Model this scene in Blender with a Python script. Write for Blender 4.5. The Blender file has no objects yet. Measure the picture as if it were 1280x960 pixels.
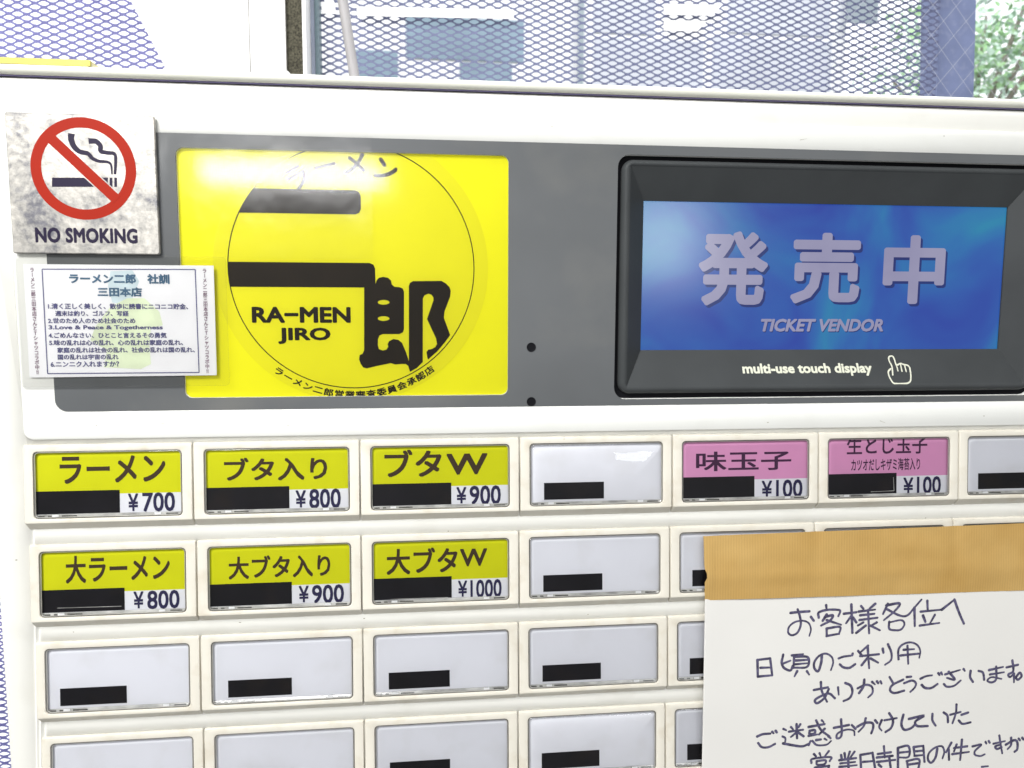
import bpy, bmesh, math, random
from mathutils import Vector, Matrix, noise
from mathutils.geometry import tessellate_polygon
random.seed(7)
sc = bpy.context.scene
COL = sc.collection
R = math.radians

# ------------------------------------------------------------------ camera, world, lamps
# everything below is in millimetres on the machine front (x right, z up, d into the machine)
CAM = Vector((142.90, -299.46, 52.77))
ROT = Matrix(((0.9935621896, 0.0080299998, -0.1130030730),
              (-0.1132120939, 0.1068910586, -0.9878042941),
              (0.0041469498, 0.9942383118, 0.1071120073)))
cd = bpy.data.cameras.new('camera'); cam = bpy.data.objects.new('camera', cd); COL.objects.link(cam)
cam.matrix_world = Matrix.Translation(CAM / 1000) @ ROT.to_4x4()
cd.sensor_width = 36; cd.lens = 28.125; cd.clip_start = 0.01; cd.clip_end = 200
sc.camera = cam
cd.dof.use_dof = True; cd.dof.focus_distance = 0.325; cd.dof.aperture_fstop = 26

w = bpy.data.worlds.new('World'); sc.world = w; w.use_nodes = True
bg = w.node_tree.nodes['Background']
bg.inputs[0].default_value = (1.0, 1.0, 1.0, 1); bg.inputs[1].default_value = 0.34
sc.view_settings.view_transform = 'Standard'; sc.view_settings.look = 'None'
sc.view_settings.exposure = 0.0; sc.view_settings.gamma = 1

def area(name, loc, target, sx, sy, radiance, col=(1, 1, 1)):
    l = bpy.data.lights.new(name, 'AREA'); l.shape = 'RECTANGLE'; l.size = sx / 1000; l.size_y = sy / 1000
    l.energy = radiance * math.pi * (sx * sy / 1e6); l.color = col
    o = bpy.data.objects.new(name, l); COL.objects.link(o)
    o.location = Vector(loc) / 1000
    o.rotation_euler = (Vector(target) - Vector(loc)).to_track_quat('-Z', 'Y').to_euler()
    return o
area('ceiling_panel_lamp', (-220, -545, 530), (90, 0, 60), 340, 280, 31.5, (1, .99, .97))
area('room_lamp', (350, -960, 1100), (200, 0, 20), 700, 500, 5.6, (.97, .99, 1))
area('fluorescent_tube_lamp', (-125, -1500, 318), (118, 0, 90), 390, 52, 54.0)
area('street_daylight_fill', (1200, 900, 4200), (1200, 5200, -300), 5000, 3000, 7.5)  # lamp added out of view to brighten the building and tree
area('daylight_lamp', (690, -1500, 190), (230, 0, 70), 190, 190, 12.5, (.95, .98, 1))

# ------------------------------------------------------------------ helpers
MINV = ROT
def up(px, py, d=0.0):
    """point (x, z) in mm where the line of sight through a photograph pixel meets the plane at depth d"""
    ray = ROT @ Vector(((px - 640) / 1000, -(py - 480) / 1000, -1.0))
    t = (d - CAM.y) / ray.y
    q = CAM + ray * t
    return (q.x, q.z)
def W(x, z, d=0.0): return Vector((x / 1000, d / 1000, z / 1000))

WO = {}
def link(o, origin, parent=None):
    COL.objects.link(o)
    if parent is not None:
        o.parent = parent; o.location = origin - WO[parent.name]
    else:
        o.location = origin
    WO[o.name] = origin.copy()
    return o
def mesh_obj(name, verts, faces, mat, parent=None, smooth=False, sharp=None, origin=None, mats=None, midx=None):
    vs = [Vector(v) for v in verts]
    if origin is None:
        lo = Vector([min(v[i] for v in vs) for i in range(3)]); hi = Vector([max(v[i] for v in vs) for i in range(3)])
        origin = (lo + hi) / 2
    me = bpy.data.meshes.new(name)
    me.from_pydata([v - origin for v in vs], [], faces)
    for m in (mats or [mat]): me.materials.append(m)
    if midx:
        for p, i in zip(me.polygons, midx): p.material_index = i
    if smooth:
        for p in me.polygons: p.use_smooth = True
        if sharp: me.set_sharp_from_angle(angle=R(sharp))
    me.update()
    return link(bpy.data.objects.new(name, me), origin, parent)
def share(name, src, delta, parent=None):
    o = bpy.data.objects.new(name, src.data)
    return link(o, WO[src.name] + Vector(delta) / 1000, parent)
def root(name, x, z, d=0):
    return link(bpy.data.objects.new(name, None), W(x, z, d))
def tag(o, label=None, cat=None, group=None, kind=None):
    if label: o['label'] = label
    if cat: o['category'] = cat
    if group: o['group'] = group
    if kind: o['kind'] = kind
    return o

class G:
    """collects geometry in mm"""
    def __init__(s): s.v = []; s.f = []; s.m = []
    def add(s, vs, fs, m=0):
        b = len(s.v); s.v += [Vector(v) for v in vs]; s.f += [tuple(b + i for i in f) for f in fs]; s.m += [m] * len(fs)
    def box(s, x0, x1, d0, d1, z0, z1, m=0):
        vs = [(x, d, z) for x in (x0, x1) for d in (d0, d1) for z in (z0, z1)]
        s.add(vs, [(0, 1, 3, 2), (4, 6, 7, 5), (0, 4, 5, 1), (2, 3, 7, 6), (0, 2, 6, 4), (1, 5, 7, 3)], m)
    def loft(s, loops, cap0=False, cap1=False, m=0):
        n = len(loops[0]); b = len(s.v)
        for l in loops: s.v += [Vector(p) for p in l]
        for k in range(len(loops) - 1):
            for i in range(n):
                j = (i + 1) % n
                s.f.append((b + k * n + i, b + k * n + j, b + (k + 1) * n + j, b + (k + 1) * n + i)); s.m.append(m)
        if cap0: s.f.append(tuple(b + i for i in range(n))[::-1]); s.m.append(m)
        if cap1: s.f.append(tuple(b + (len(loops) - 1) * n + i for i in range(n))); s.m.append(m)
    def plate(s, outer, holes, mp, thick=0.0, m=0):
        """filled outline(s) in (x,z); mp(x,z)->(x,d,z); thick extrudes backwards with walls"""
        polys = [[Vector((p[0], p[1], 0)) for p in L] for L in [outer] + list(holes)]
        tris = tessellate_polygon(polys)
        flat = [p for L in polys for p in L]
        b = len(s.v); s.v += [Vector(mp(p.x, p.y)) for p in flat]
        for t in tris: s.f.append(tuple(b + i for i in t)); s.m.append(m)
        if thick:
            b2 = len(s.v); s.v += [Vector(mp(p.x, p.y)) + Vector((0, thick, 0)) for p in flat]
            o = 0
            for L in polys:
                n = len(L)
                for i in range(n):
                    j = (i + 1) % n
                    s.f.append((b + o + i, b + o + j, b2 + o + j, b2 + o + i)); s.m.append(m)
                o += n
    def obj(s, name, mat, parent=None, smooth=False, sharp=None, mats=None):
        return mesh_obj(name, [v / 1000 for v in s.v], s.f, mat, parent, smooth, sharp, None, mats, s.m if mats else None)

def fix(o):
    bm = bmesh.new(); bm.from_mesh(o.data)
    bmesh.ops.remove_doubles(bm, verts=bm.verts, dist=1e-7)
    bmesh.ops.recalc_face_normals(bm, faces=bm.faces); bm.to_mesh(o.data); bm.free(); return o
def rr(x0, z0, x1, z1, r, n=5):
    """rounded rectangle outline, (x,z)"""
    P = []
    for cx, cz, a0 in ((x1 - r, z1 - r, 0), (x0 + r, z1 - r, 90), (x0 + r, z0 + r, 180), (x1 - r, z0 + r, 270)):
        for k in range(n + 1):
            a = R(a0 + 90 * k / n); P.append((cx + r * math.cos(a), cz + r * math.sin(a)))
    return P
def flat(d): return lambda x, z: (x, d, z)
def at_d(loop, d): return [(p[0], d, p[1]) for p in loop]

# text ------------------------------------------------------------
def text_raw(s, bold=0.0, shear=0.0, spacing=1.0):
    c = bpy.data.curves.new('t', 'FONT'); c.body = s; c.offset = bold; c.shear = shear; c.resolution_u = 3; c.space_character = spacing
    o = bpy.data.objects.new('t', c); COL.objects.link(o)
    dg = bpy.context.evaluated_depsgraph_get(); e = o.evaluated_get(dg)
    me = bpy.data.meshes.new_from_object(e)
    vs = [(v.co.x, v.co.y) for v in me.vertices]; fs = [tuple(p.vertices) for p in me.polygons]
    bpy.data.objects.remove(o); bpy.data.curves.remove(c); bpy.data.meshes.remove(me)
    return vs, fs
def embolden(vs0, fs0, e):
    sh = [(0, 0)] if e <= 0 else [(e, e), (-e, e), (-e, -e), (e, -e), (0, 0)]
    if e > .028: sh = [(e * math.cos(R(a)), e * math.sin(R(a))) for a in range(0, 360, 24)] + [(0, 0)]
    vs = []; fs = []; ly = []
    for k, (a, b) in enumerate(sh):
        n = len(vs); vs += [(x + a, y + b) for x, y in vs0]; fs += [tuple(n + i for i in f) for f in fs0]; ly += [k] * len(vs0)
    return vs, fs, ly
def text_box(g, s, box, mp, bold=0.0, shear=0.0, m=0, spacing=1.0, fit=None):
    """box = x0,z0,x1,z1 (mm), fit: reference text whose extents define the scale"""
    vs, fs, ly = embolden(*text_raw(s, 0, shear, spacing), bold)
    ref = vs if fit is None else embolden(*text_raw(fit, 0, shear, spacing), bold)[0]
    x0 = min(v[0] for v in vs); x1 = max(v[0] for v in vs); y0 = min(v[1] for v in ref); y1 = max(v[1] for v in ref)
    sx = (box[2] - box[0]) / (x1 - x0); sy = (box[3] - box[1]) / (y1 - y0)
    P = [mp(box[0] + (x - x0) * sx, box[1] + (y - y0) * sy) for x, y in vs]
    g.add([(p[0], p[1] - .003 * ly[i], p[2]) for i, p in enumerate(P)], fs, m)
def pbox(px0, py0, px1, py1, d=0.0):
    a = up(px0, (py0 + py1) / 2, d)[0]; b = up(px1, (py0 + py1) / 2, d)[0]
    xm = (px0 + px1) / 2
    return (a, up(xm, py1, d)[1], b, up(xm, py0, d)[1])

# pen strokes -------------------------------------------------------
def smooth_line(P, k=6):
    if len(P) < 3: return [Vector(p) for p in P]
    P = [Vector(p) for p in P]; out = []
    Q = [P[0] * 2 - P[1]] + P + [P[-1] * 2 - P[-2]]
    for i in range(1, len(Q) - 2):
        a, b, c, e = Q[i - 1], Q[i], Q[i + 1], Q[i + 2]
        for j in range(k):
            t = j / k
            out.append(0.5 * (2 * b + (c - a) * t + (2 * a - 5 * b + 4 * c - e) * t * t + (3 * b - a - 3 * c + e) * t ** 3))
    out.append(P[-1]); return out
def ribbon(g, P, w0, mp, w1=None, cap=True, smooth=True, m=0, jitter=0.0, closed=False):
    w1 = w0 if w1 is None else w1
    P = smooth_line(P) if smooth else [Vector(p) for p in P]
    n = len(P); Lft = []; Rgt = []
    for i, p in enumerate(P):
        if closed: t = P[(i + 1) % n] - P[i - 1]
        else: t = P[min(i + 1, n - 1)] - P[max(i - 1, 0)]
        t = t.normalized() if t.length > 1e-9 else Vector((1, 0))
        nn = Vector((-t.y, t.x)); ww = (w0 + (w1 - w0) * i / max(1, n - 1)) / 2
        ww *= 1 + jitter * (random.random() - .5)
        Lft.append(p + nn * ww); Rgt.append(p - nn * ww)
    vs = []; fs = []
    for a, b in zip(Lft, Rgt): vs += [mp(a.x, a.y), mp(b.x, b.y)]
    for i in range(n - 1): fs.append((2 * i, 2 * i + 1, 2 * i + 3, 2 * i + 2))
    if closed: fs.append((2 * n - 2, 2 * n - 1, 1, 0))
    if cap and not closed:
        for end in (0, n - 1):
            a, b = Lft[end], Rgt[end]; c = (a + b) / 2; r = (a - b).length / 2
            t = (P[1] - P[0]) if end == 0 else (P[-2] - P[-1])
            ang = math.atan2(-t.y, -t.x); base = len(vs); K = 6
            for k in range(K + 1):
                th = ang - math.pi / 2 + math.pi * k / K
                q = c + Vector((math.cos(th), math.sin(th))) * r; vs.append(mp(q.x, q.y))
            fs.append(tuple(range(base, base + K + 1)))
    g.add(vs, fs, m)

# ------------------------------------------------------------------ materials
def mat(name, col, rough=.5, spec=.5, metal=0., var=0., vscale=40, bump=0., bscale=300, dirt_or_sheen=None, coat=0., rough2=None, stretch=None):
    m = bpy.data.materials.new(name); m.use_nodes = True; nt = m.node_tree; N = nt.nodes; L = nt.links
    b = N['Principled BSDF']
    b.inputs['Base Color'].default_value = (*col, 1); b.inputs['Roughness'].default_value = rough
    b.inputs['Specular IOR Level'].default_value = spec; b.inputs['Metallic'].default_value = metal
    if coat: b.inputs['Coat Weight'].default_value = coat; b.inputs['Coat Roughness'].default_value = .05
    tc = N.new('ShaderNodeNewGeometry'); src = tc.outputs['Position']
    if stretch:
        mp = N.new('ShaderNodeMapping'); mp.inputs['Scale'].default_value = stretch; L.new(src, mp.inputs['Vector']); src = mp.outputs[0]
    def nz(scale, detail=5):
        n = N.new('ShaderNodeTexNoise'); n.inputs['Scale'].default_value = scale; n.inputs['Detail'].default_value = detail
        L.new(src, n.inputs['Vector']); return n
    colsock = None
    if var:
        n = nz(vscale); rp = N.new('ShaderNodeValToRGB')
        rp.color_ramp.elements[0].position = .3; rp.color_ramp.elements[1].position = .7
        rp.color_ramp.elements[0].color = (*[c * (1 - var) for c in col], 1); rp.color_ramp.elements[1].color = (*[min(1, c * (1 + var * .6)) for c in col], 1)
        L.new(n.outputs[0], rp.inputs[0]); colsock = rp.outputs[0]
    if dirt_or_sheen:
        dc, amt, dscale = dirt_or_sheen
        n = nz(dscale, 8); rp = N.new('ShaderNodeValToRGB'); rp.color_ramp.elements[0].position = .52; rp.color_ramp.elements[1].position = .78
        L.new(n.outputs[0], rp.inputs[0]); ml = N.new('ShaderNodeMath'); ml.operation = 'MULTIPLY'; ml.inputs[1].default_value = amt; L.new(rp.outputs[0], ml.inputs[0])
        mx = N.new('ShaderNodeMix'); mx.data_type = 'RGBA'; L.new(ml.outputs[0], mx.inputs[0])
        if colsock: L.new(colsock, mx.inputs[6])
        else: mx.inputs[6].default_value = (*col, 1)
        mx.inputs[7].default_value = (*dc, 1); colsock = mx.outputs[2]
    if colsock: L.new(colsock, b.inputs['Base Color'])
    if rough2 is not None:
        n = nz(vscale); mr = N.new('ShaderNodeMapRange'); mr.inputs[1].default_value = .35; mr.inputs[2].default_value = .65
        mr.inputs[3].default_value = rough; mr.inputs[4].default_value = rough2; L.new(n.outputs[0], mr.inputs[0]); L.new(mr.outputs[0], b.inputs['Roughness'])
    if bump:
        n = nz(bscale, 3); bp = N.new('ShaderNodeBump'); bp.inputs['Strength'].default_value = bump; bp.inputs['Distance'].default_value = .0002
        L.new(n.outputs[0], bp.inputs['Height']); L.new(bp.outputs[0], b.inputs['Normal'])
    return m
def clear(name, rough=.03, tint=(1, 1, 1), k=1.0, bump=0., bscale=60, ior=1.45):
    m = bpy.data.materials.new(name); m.use_nodes = True; nt = m.node_tree; N = nt.nodes; L = nt.links
    N.remove(N['Principled BSDF']); out = N['Material Output']
    tr = N.new('ShaderNodeBsdfTransparent'); tr.inputs[0].default_value = (*tint, 1)
    gl = N.new('ShaderNodeBsdfGlossy'); gl.inputs['Roughness'].default_value = rough
    fr = N.new('ShaderNodeFresnel'); fr.inputs[0].default_value = ior
    ml = N.new('ShaderNodeMath'); ml.operation = 'MULTIPLY'; ml.inputs[1].default_value = k; L.new(fr.outputs[0], ml.inputs[0])
    mx = N.new('ShaderNodeMixShader'); L.new(ml.outputs[0], mx.inputs[0]); L.new(tr.outputs[0], mx.inputs[1]); L.new(gl.outputs[0], mx.inputs[2])
    L.new(mx.outputs[0], out.inputs[0])
    if bump:
        tc = N.new('ShaderNodeNewGeometry'); n = N.new('ShaderNodeTexNoise'); n.inputs['Scale'].default_value = bscale; n.inputs['Detail'].default_value = 2
        L.new(tc.outputs['Position'], n.inputs['Vector']); bp = N.new('ShaderNodeBump'); bp.inputs['Strength'].default_value = bump; bp.inputs['Distance'].default_value = .002
        L.new(n.outputs[0], bp.inputs['Height']); L.new(bp.outputs[0], gl.inputs['Normal']); L.new(bp.outputs[0], fr.inputs['Normal'])
    return m

M = {}
M['ivory'] = mat('ivory_enamel', (.74, .735, .69), .42, .35, var=.03, vscale=14, bump=.12, bscale=1400, dirt_or_sheen=((.40, .37, .28), .16, 60))
M['ivory_panel'] = mat('ivory_panel_plastic', (.72, .725, .695), .38, .35, var=.025, vscale=18, bump=.10, bscale=1500, dirt_or_sheen=((.42, .40, .33), .12, 45))
M['frame'] = mat('aged_cream_plastic', (.67, .64, .56), .42, .35, var=.05, vscale=45, bump=.15, bscale=1500, dirt_or_sheen=((.42, .33, .20), .34, 130))
M['trim'] = mat('pale_trim', (.62, .62, .55), .35, .4, var=.03, vscale=30)
M['seam_shade'] = mat('seam_shadow_tone', (.16, .14, .26), .7, .2)
M['grey'] = mat('grey_display_panel', (.103, .109, .114), .30, .35, var=.16, vscale=12, bump=.06, bscale=2500, dirt_or_sheen=((.19, .185, .165), .40, 22), rough2=.42)
M['black'] = mat('black_plastic', (.012, .012, .014), .34, .22, var=.1, vscale=50, bump=.10, bscale=2600)
M['bezel'] = mat('charcoal_bezel_plastic', (.047, .051, .053), .45, .14, var=.12, vscale=40, bump=.15, bscale=2600)
M['gap'] = mat('black_gap', (.004, .004, .006), .6, .1)
M['hole'] = mat('hole_black', (.006, .006, .008), .6, .1)
M['yellow'] = mat('yellow_sheet', (.90, .87, .012), .6, .15, var=.03, vscale=20)
M['yellow_disc'] = mat('yellow_vinyl_disc', (.84, .80, .010), .45, .2, var=.03, vscale=25)
M['ink_brown'] = mat('brown_black_ink', (.016, .011, .006), .45, .15, var=.25, vscale=60)
M['card_yellow'] = mat('yellow_green_label_print', (.53, .545, .003), .6, .15, var=.03, vscale=90)
M['card_white'] = mat('white_label_card', (.68, .69, .74), .6, .15, var=.02, vscale=60, dirt_or_sheen=((.48, .47, .44), .22, 75))
M['card_pink'] = mat('pink_label_print', (.62, .28, .48), .6, .15, var=.03, vscale=90)
M['ink_name'] = mat('brown_label_ink', (.040, .024, .012), .6, .2)
M['ink_plum'] = mat('plum_label_ink', (.050, .018, .050), .6, .2)
M['ink_navy'] = mat('navy_price_ink', (.020, .018, .060), .6, .2)
M['lamp_black'] = mat('black_indicator_window', (.006, .0055, .008), .35, .2, var=.4, vscale=70, dirt_or_sheen=((.022, .015, .010), .5, 60))
M['ledge'] = mat('grey_acrylic_edge', (.50, .50, .48), .15, .6, var=.5, vscale=150)
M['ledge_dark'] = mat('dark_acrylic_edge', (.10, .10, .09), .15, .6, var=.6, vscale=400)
M['clip'] = mat('white_clip', (.80, .81, .82), .3, .5)
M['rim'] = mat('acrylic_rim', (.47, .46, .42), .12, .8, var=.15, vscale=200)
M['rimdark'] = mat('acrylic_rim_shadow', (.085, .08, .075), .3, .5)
M['cover'] = clear('clear_button_cover', .02, (1, 1, 1), 1.0, ior=1.30)
M['cover_warp'] = clear('clear_warped_cover', .02, (1, 1, 1), .55, bump=.16, bscale=75)
M['pane'] = clear('clear_window_pane', .085, (1, 1, 1), .95, bump=.04, bscale=30, ior=1.38)
M['film'] = clear('wrinkled_clear_film', .15, (1, 1, 1), .42, bump=.10, bscale=70, ior=1.4)
M['lam'] = clear('laminate_film', .12, (.97, .97, .96), 1.0, bump=.08, bscale=60, ior=1.35)
M['scuff'] = mat('grey_brown_scuff', (.30, .27, .20), .7, .1, var=.4, vscale=800)
M['paper'] = mat('white_copy_paper', (.70, .69, .66), .8, .1, var=.02, vscale=30, bump=.10, bscale=900)
M['cardpaper'] = mat('white_card_paper', (.80, .80, .82), .7, .1)
M['pen'] = mat('violet_grey_marker_ink', (.092, .085, .15), .7, .1, var=.6, vscale=500)
M['card_ink'] = mat('faded_blue_violet_ink', (.115, .115, .24), .7, .1, var=.2, vscale=300)
M['card_ink_teal'] = mat('faded_teal_ink', (.09, .17, .26), .7, .1, var=.2, vscale=300)
M['card_ink_plum'] = mat('faded_plum_ink', (.20, .11, .17), .7, .1, var=.2, vscale=300)
M['red'] = mat('red_sign_print', (.31, .017, .006), .5, .12, var=.06, vscale=60)
M['sign_ink'] = mat('dark_violet_sign_ink', (.012, .007, .030), .35, .3)
M['touch_ink'] = mat('pale_cream_ink', (.60, .61, .50), .5, .3)
M['green_blot'] = mat('pale_green_watercolour', (.70, .77, .58), .8, .05, var=.12, vscale=120)
M['blue_blot'] = mat('pale_blue_watercolour', (.62, .72, .76), .8, .05, var=.12, vscale=120)

# steel of the sign, tarnish and patchy reflections mottled into its base colour
def steel_sign():
    m = mat('mottled_steel_plate', (.5, .5, .5), .43, .5, metal=.75, bump=.5, bscale=420)
    nt = m.node_tree; N = nt.nodes; L = nt.links; b = N['Principled BSDF']
    tc = N.new('ShaderNodeNewGeometry'); n = N.new('ShaderNodeTexNoise'); n.inputs['Scale'].default_value = 55; n.inputs['Detail'].default_value = 14; n.inputs['Roughness'].default_value = .74; n.inputs['Distortion'].default_value = .25
    L.new(tc.outputs['Position'], n.inputs['Vector']); rp = N.new('ShaderNodeValToRGB'); e = rp.color_ramp.elements
    e[0].position = .38; e[0].color = (.15, .15, .17, 1); e[1].position = .64; e[1].color = (.62, .59, .54, 1)
    x = rp.color_ramp.elements.new(.47); x.color = (.34, .33, .31, 1)
    n2 = N.new('ShaderNodeTexNoise'); n2.inputs['Scale'].default_value = 520; n2.inputs['Detail'].default_value = 6; L.new(tc.outputs['Position'], n2.inputs['Vector'])
    ma = N.new('ShaderNodeMath'); ma.operation = 'MULTIPLY_ADD'; ma.inputs[1].default_value = .20; L.new(n2.outputs[0], ma.inputs[0]); L.new(n.outputs[0], ma.inputs[2])
    ms = N.new('ShaderNodeMath'); ms.operation = 'SUBTRACT'; ms.inputs[1].default_value = .10; L.new(ma.outputs[0], ms.inputs[0])
    L.new(ms.outputs[0], rp.inputs[0]); L.new(rp.outputs[0], b.inputs['Base Color']); return m
M['steel_sign'] = steel_sign()

def tape_mat():
    m = mat('tan_cloth_tape', (.56, .33, .07), .50, .35)
    nt = m.node_tree; N = nt.nodes; L = nt.links; b = N['Principled BSDF']
    g = N.new('ShaderNodeNewGeometry'); wv = N.new('ShaderNodeTexWave'); wv.bands_direction = 'X'; wv.inputs['Scale'].default_value = 285; wv.inputs['Distortion'].default_value = .6; wv.inputs['Detail'].default_value = 1; wv.inputs['Detail Scale'].default_value = 4
    mp = N.new('ShaderNodeMapping'); L.new(g.outputs['Position'], mp.inputs[0]); L.new(mp.outputs[0], wv.inputs[0])
    n = N.new('ShaderNodeTexNoise'); n.inputs['Scale'].default_value = 35; n.inputs['Detail'].default_value = 6; L.new(g.outputs['Position'], n.inputs[0])
    rp = N.new('ShaderNodeValToRGB'); rp.color_ramp.elements[0].position = .3; rp.color_ramp.elements[1].position = .7
    rp.color_ramp.elements[0].color = (.44, .265, .075, 1); rp.color_ramp.elements[1].color = (.53, .345, .12, 1); L.new(n.outputs[0], rp.inputs[0])
    mx = N.new('ShaderNodeMix'); mx.data_type = 'RGBA'; mx.blend_type = 'MULTIPLY'; mx.inputs[0].default_value = .10
    L.new(rp.outputs[0], mx.inputs[6]); L.new(wv.outputs[0], mx.inputs[7]); L.new(mx.outputs[2], b.inputs['Base Color'])
    bp = N.new('ShaderNodeBump'); bp.inputs['Strength'].default_value = .18; bp.inputs['Distance'].default_value = .0002; L.new(wv.outputs[0], bp.inputs['Height']); L.new(bp.outputs[0], b.inputs['Normal'])
    return m
M['tape'] = tape_mat()

def emit_noise(name, cols, strength, scale):
    m = bpy.data.materials.new(name); m.use_nodes = True; nt = m.node_tree; N = nt.nodes; L = nt.links
    b = N['Principled BSDF']; b.inputs['Base Color'].default_value = (.01, .01, .015, 1); b.inputs['Roughness'].default_value = .17; b.inputs['Specular IOR Level'].default_value = .5
    g = N.new('ShaderNodeNewGeometry'); n = N.new('ShaderNodeTexNoise'); n.inputs['Scale'].default_value = scale; n.inputs['Detail'].default_value = 3; n.inputs['Distortion'].default_value = .8
    L.new(g.outputs['Position'], n.inputs[0]); rp = N.new('ShaderNodeValToRGB')
    els = rp.color_ramp.elements; els[0].position = .30; els[0].color = (*cols[0], 1); els[1].position = .72; els[1].color = (*cols[-1], 1)
    for i, c in enumerate(cols[1:-1]): e = els.new(.30 + .42 * (i + 1) / (len(cols) - 1)); e.color = (*c, 1)
    L.new(n.outputs[0], rp.inputs[0]); L.new(rp.outputs[0], b.inputs['Emission Color']); b.inputs['Emission Strength'].default_value = strength
    return m
M['screen'] = emit_noise('lit_blue_screen', [(.014, .048, .33), (.016, .085, .37), (.015, .14, .39), (.014, .21, .38)], 1.0, 22)
M['screen_text'] = emit_noise('lit_lilac_screen_text', [(.26, .25, .39), (.29, .28, .42), (.31, .30, .44)], 1.0, 30)
M['screen_shadow'] = emit_noise('screen_text_shadow', [(.006, .016, .13), (.006, .022, .15), (.006, .03, .15)], 1.0, 30)

M['mesh_metal'] = mat('blue_grey_mesh_paint', (.135, .135, .33), .5, .3, var=.15, vscale=20)
M['mesh_metal_dark'] = mat('slate_mesh_paint', (.14, .155, .26), .5, .3, var=.2, vscale=20)
M['stainless'] = mat('brushed_stainless', (.60, .59, .575), .35, .5, metal=.0, var=.10, vscale=60, stretch=(14, 1, .6), dirt_or_sheen=((.36, .30, .25), .55, 9))  # brown patches painted in for the reflection on the steel
M['speckle'] = mat('speckled_dark_seal', (.075, .07, .05), .8, .2, var=.75, vscale=900)
M['white_paint'] = mat('white_paint', (.82, .82, .82), .5, .3)
M['pale_blue'] = mat('pale_blue_edge', (.40, .44, .56), .4, .4, var=.1, vscale=40)
M['teal'] = mat('dark_teal_edge', (.13, .19, .22), .4, .4)
M['rod'] = mat('grey_rod_plastic', (.34, .33, .34), .5, .3, var=.08, vscale=40)
M['post'] = mat('blue_grey_post_paint', (.225, .265, .43), .6, .2, var=.18, vscale=45, dirt_or_sheen=((.40, .43, .55), .4, 140), bump=.3, bscale=400)
M['board'] = mat('pale_yellow_board', (.55, .48, .12), .6, .2, var=.12, vscale=60)
M['board_side'] = mat('olive_grey_board_end', (.36, .34, .22), .7, .2, var=.2, vscale=60)
M['wire'] = mat('fine_glass_wire', (.50, .52, .60), .4, .5)
M['glass'] = clear('window_glass', .02, (.985, .99, 1), .35)
M['far_wall'] = mat('pale_building_wall', (.88, .89, .91), .8, .1, var=.04, vscale=1.5)
M['far_glass'] = mat('far_window_glass', (.26, .36, .44), .5, .2, var=.2, vscale=3)
M['far_pale'] = mat('pale_far_window_glass', (.66, .69, .76), .5, .2, var=.10, vscale=3)
M['far_grey'] = mat('far_grey_pillar', (.36, .42, .46), .7, .1)
M['leaf'] = mat('sunlit_leaf', (.42, .66, .36), .6, .2, var=.35, vscale=8)
M['leaf2'] = mat('pale_leaf', (.62, .80, .68), .6, .2, var=.3, vscale=8)
M['bark'] = mat('pale_bark', (.30, .27, .24), .8, .1, var=.2, vscale=30)

# ------------------------------------------------------------------ ticket machine
PITCH, ROW = 60.0, 36.68
XL, XR, ZT, ZB, DEPTH = -10.3, 431.0, 127.2, -300.0, 230.0
machine = root('ticket_machine', (XL + XR) / 2, ZB, DEPTH / 2)
tag(machine, 'cream ticket vending machine with yellow logo window, blue touch screen and rows of label buttons', 'ticket machine')

g = G()   # housing: rounded front edges, lofted front to back
base = lambda i, d: at_d(rr(XL + i, ZB + i, XR - i, ZT - i, max(.2, 3.0 - i), 5), d)
g.loft([base(0, DEPTH), base(0, 2.0), base(.35, .9), base(1.1, .25), base(2.2, 0)], cap0=True)
HW_ = [(58.2, 16.3, 175.5, 104.6), (215.6, 13.4, 392.2, 106.8)]
hol = [rr(a - .4, b - .4, c + .4, d + .4, 3, 5) for a, b, c, d in HW_]
for row in range(4):
    for col in range(7):
        if not (row >= 2 and col >= 5): hol.append(rr(col * 60 + 3.2, -row * 36.68 - 27.6, col * 60 + 57.1, -row * 36.68 - 1.7, 1, 3))
front = [(p[0], p[2]) for p in base(2.2, 0)]
g.plate(front, hol, flat(0))
for h in hol: g.loft([at_d(h, 0), at_d(h, 9.0 if h is hol[1] else 3.0)], cap1=True)
fix(g.obj('housing', M['ivory'], machine, True, 30))
g = G()   # rounded trim rail along the top edge
prof = [(1.7 * math.cos(a), 1.7 * math.sin(a)) for a in [R(k * 22.5) for k in range(16)]]
g.loft([[(x, -0.2 + p[0] * 1.1, 129.2 + p[1] * 1.0) for p in prof] for x in (XL, XR)], cap0=True, cap1=True)
fix(g.obj('top_trim', M['trim'], machine, True, 40))
g = G(); g.box(XL + .5, XR - .5, -.30, .4, 127.1, 127.5); g.obj('trim_seam_shade', M['seam_shade'], machine)  # strip coloured like the shade in the groove under the trim
g = G(); g.box(XL + .5, XR - .5, .6, DEPTH - 1, 127.6, 130.2); g.obj('top_cover', M['ivory'], machine)

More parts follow.
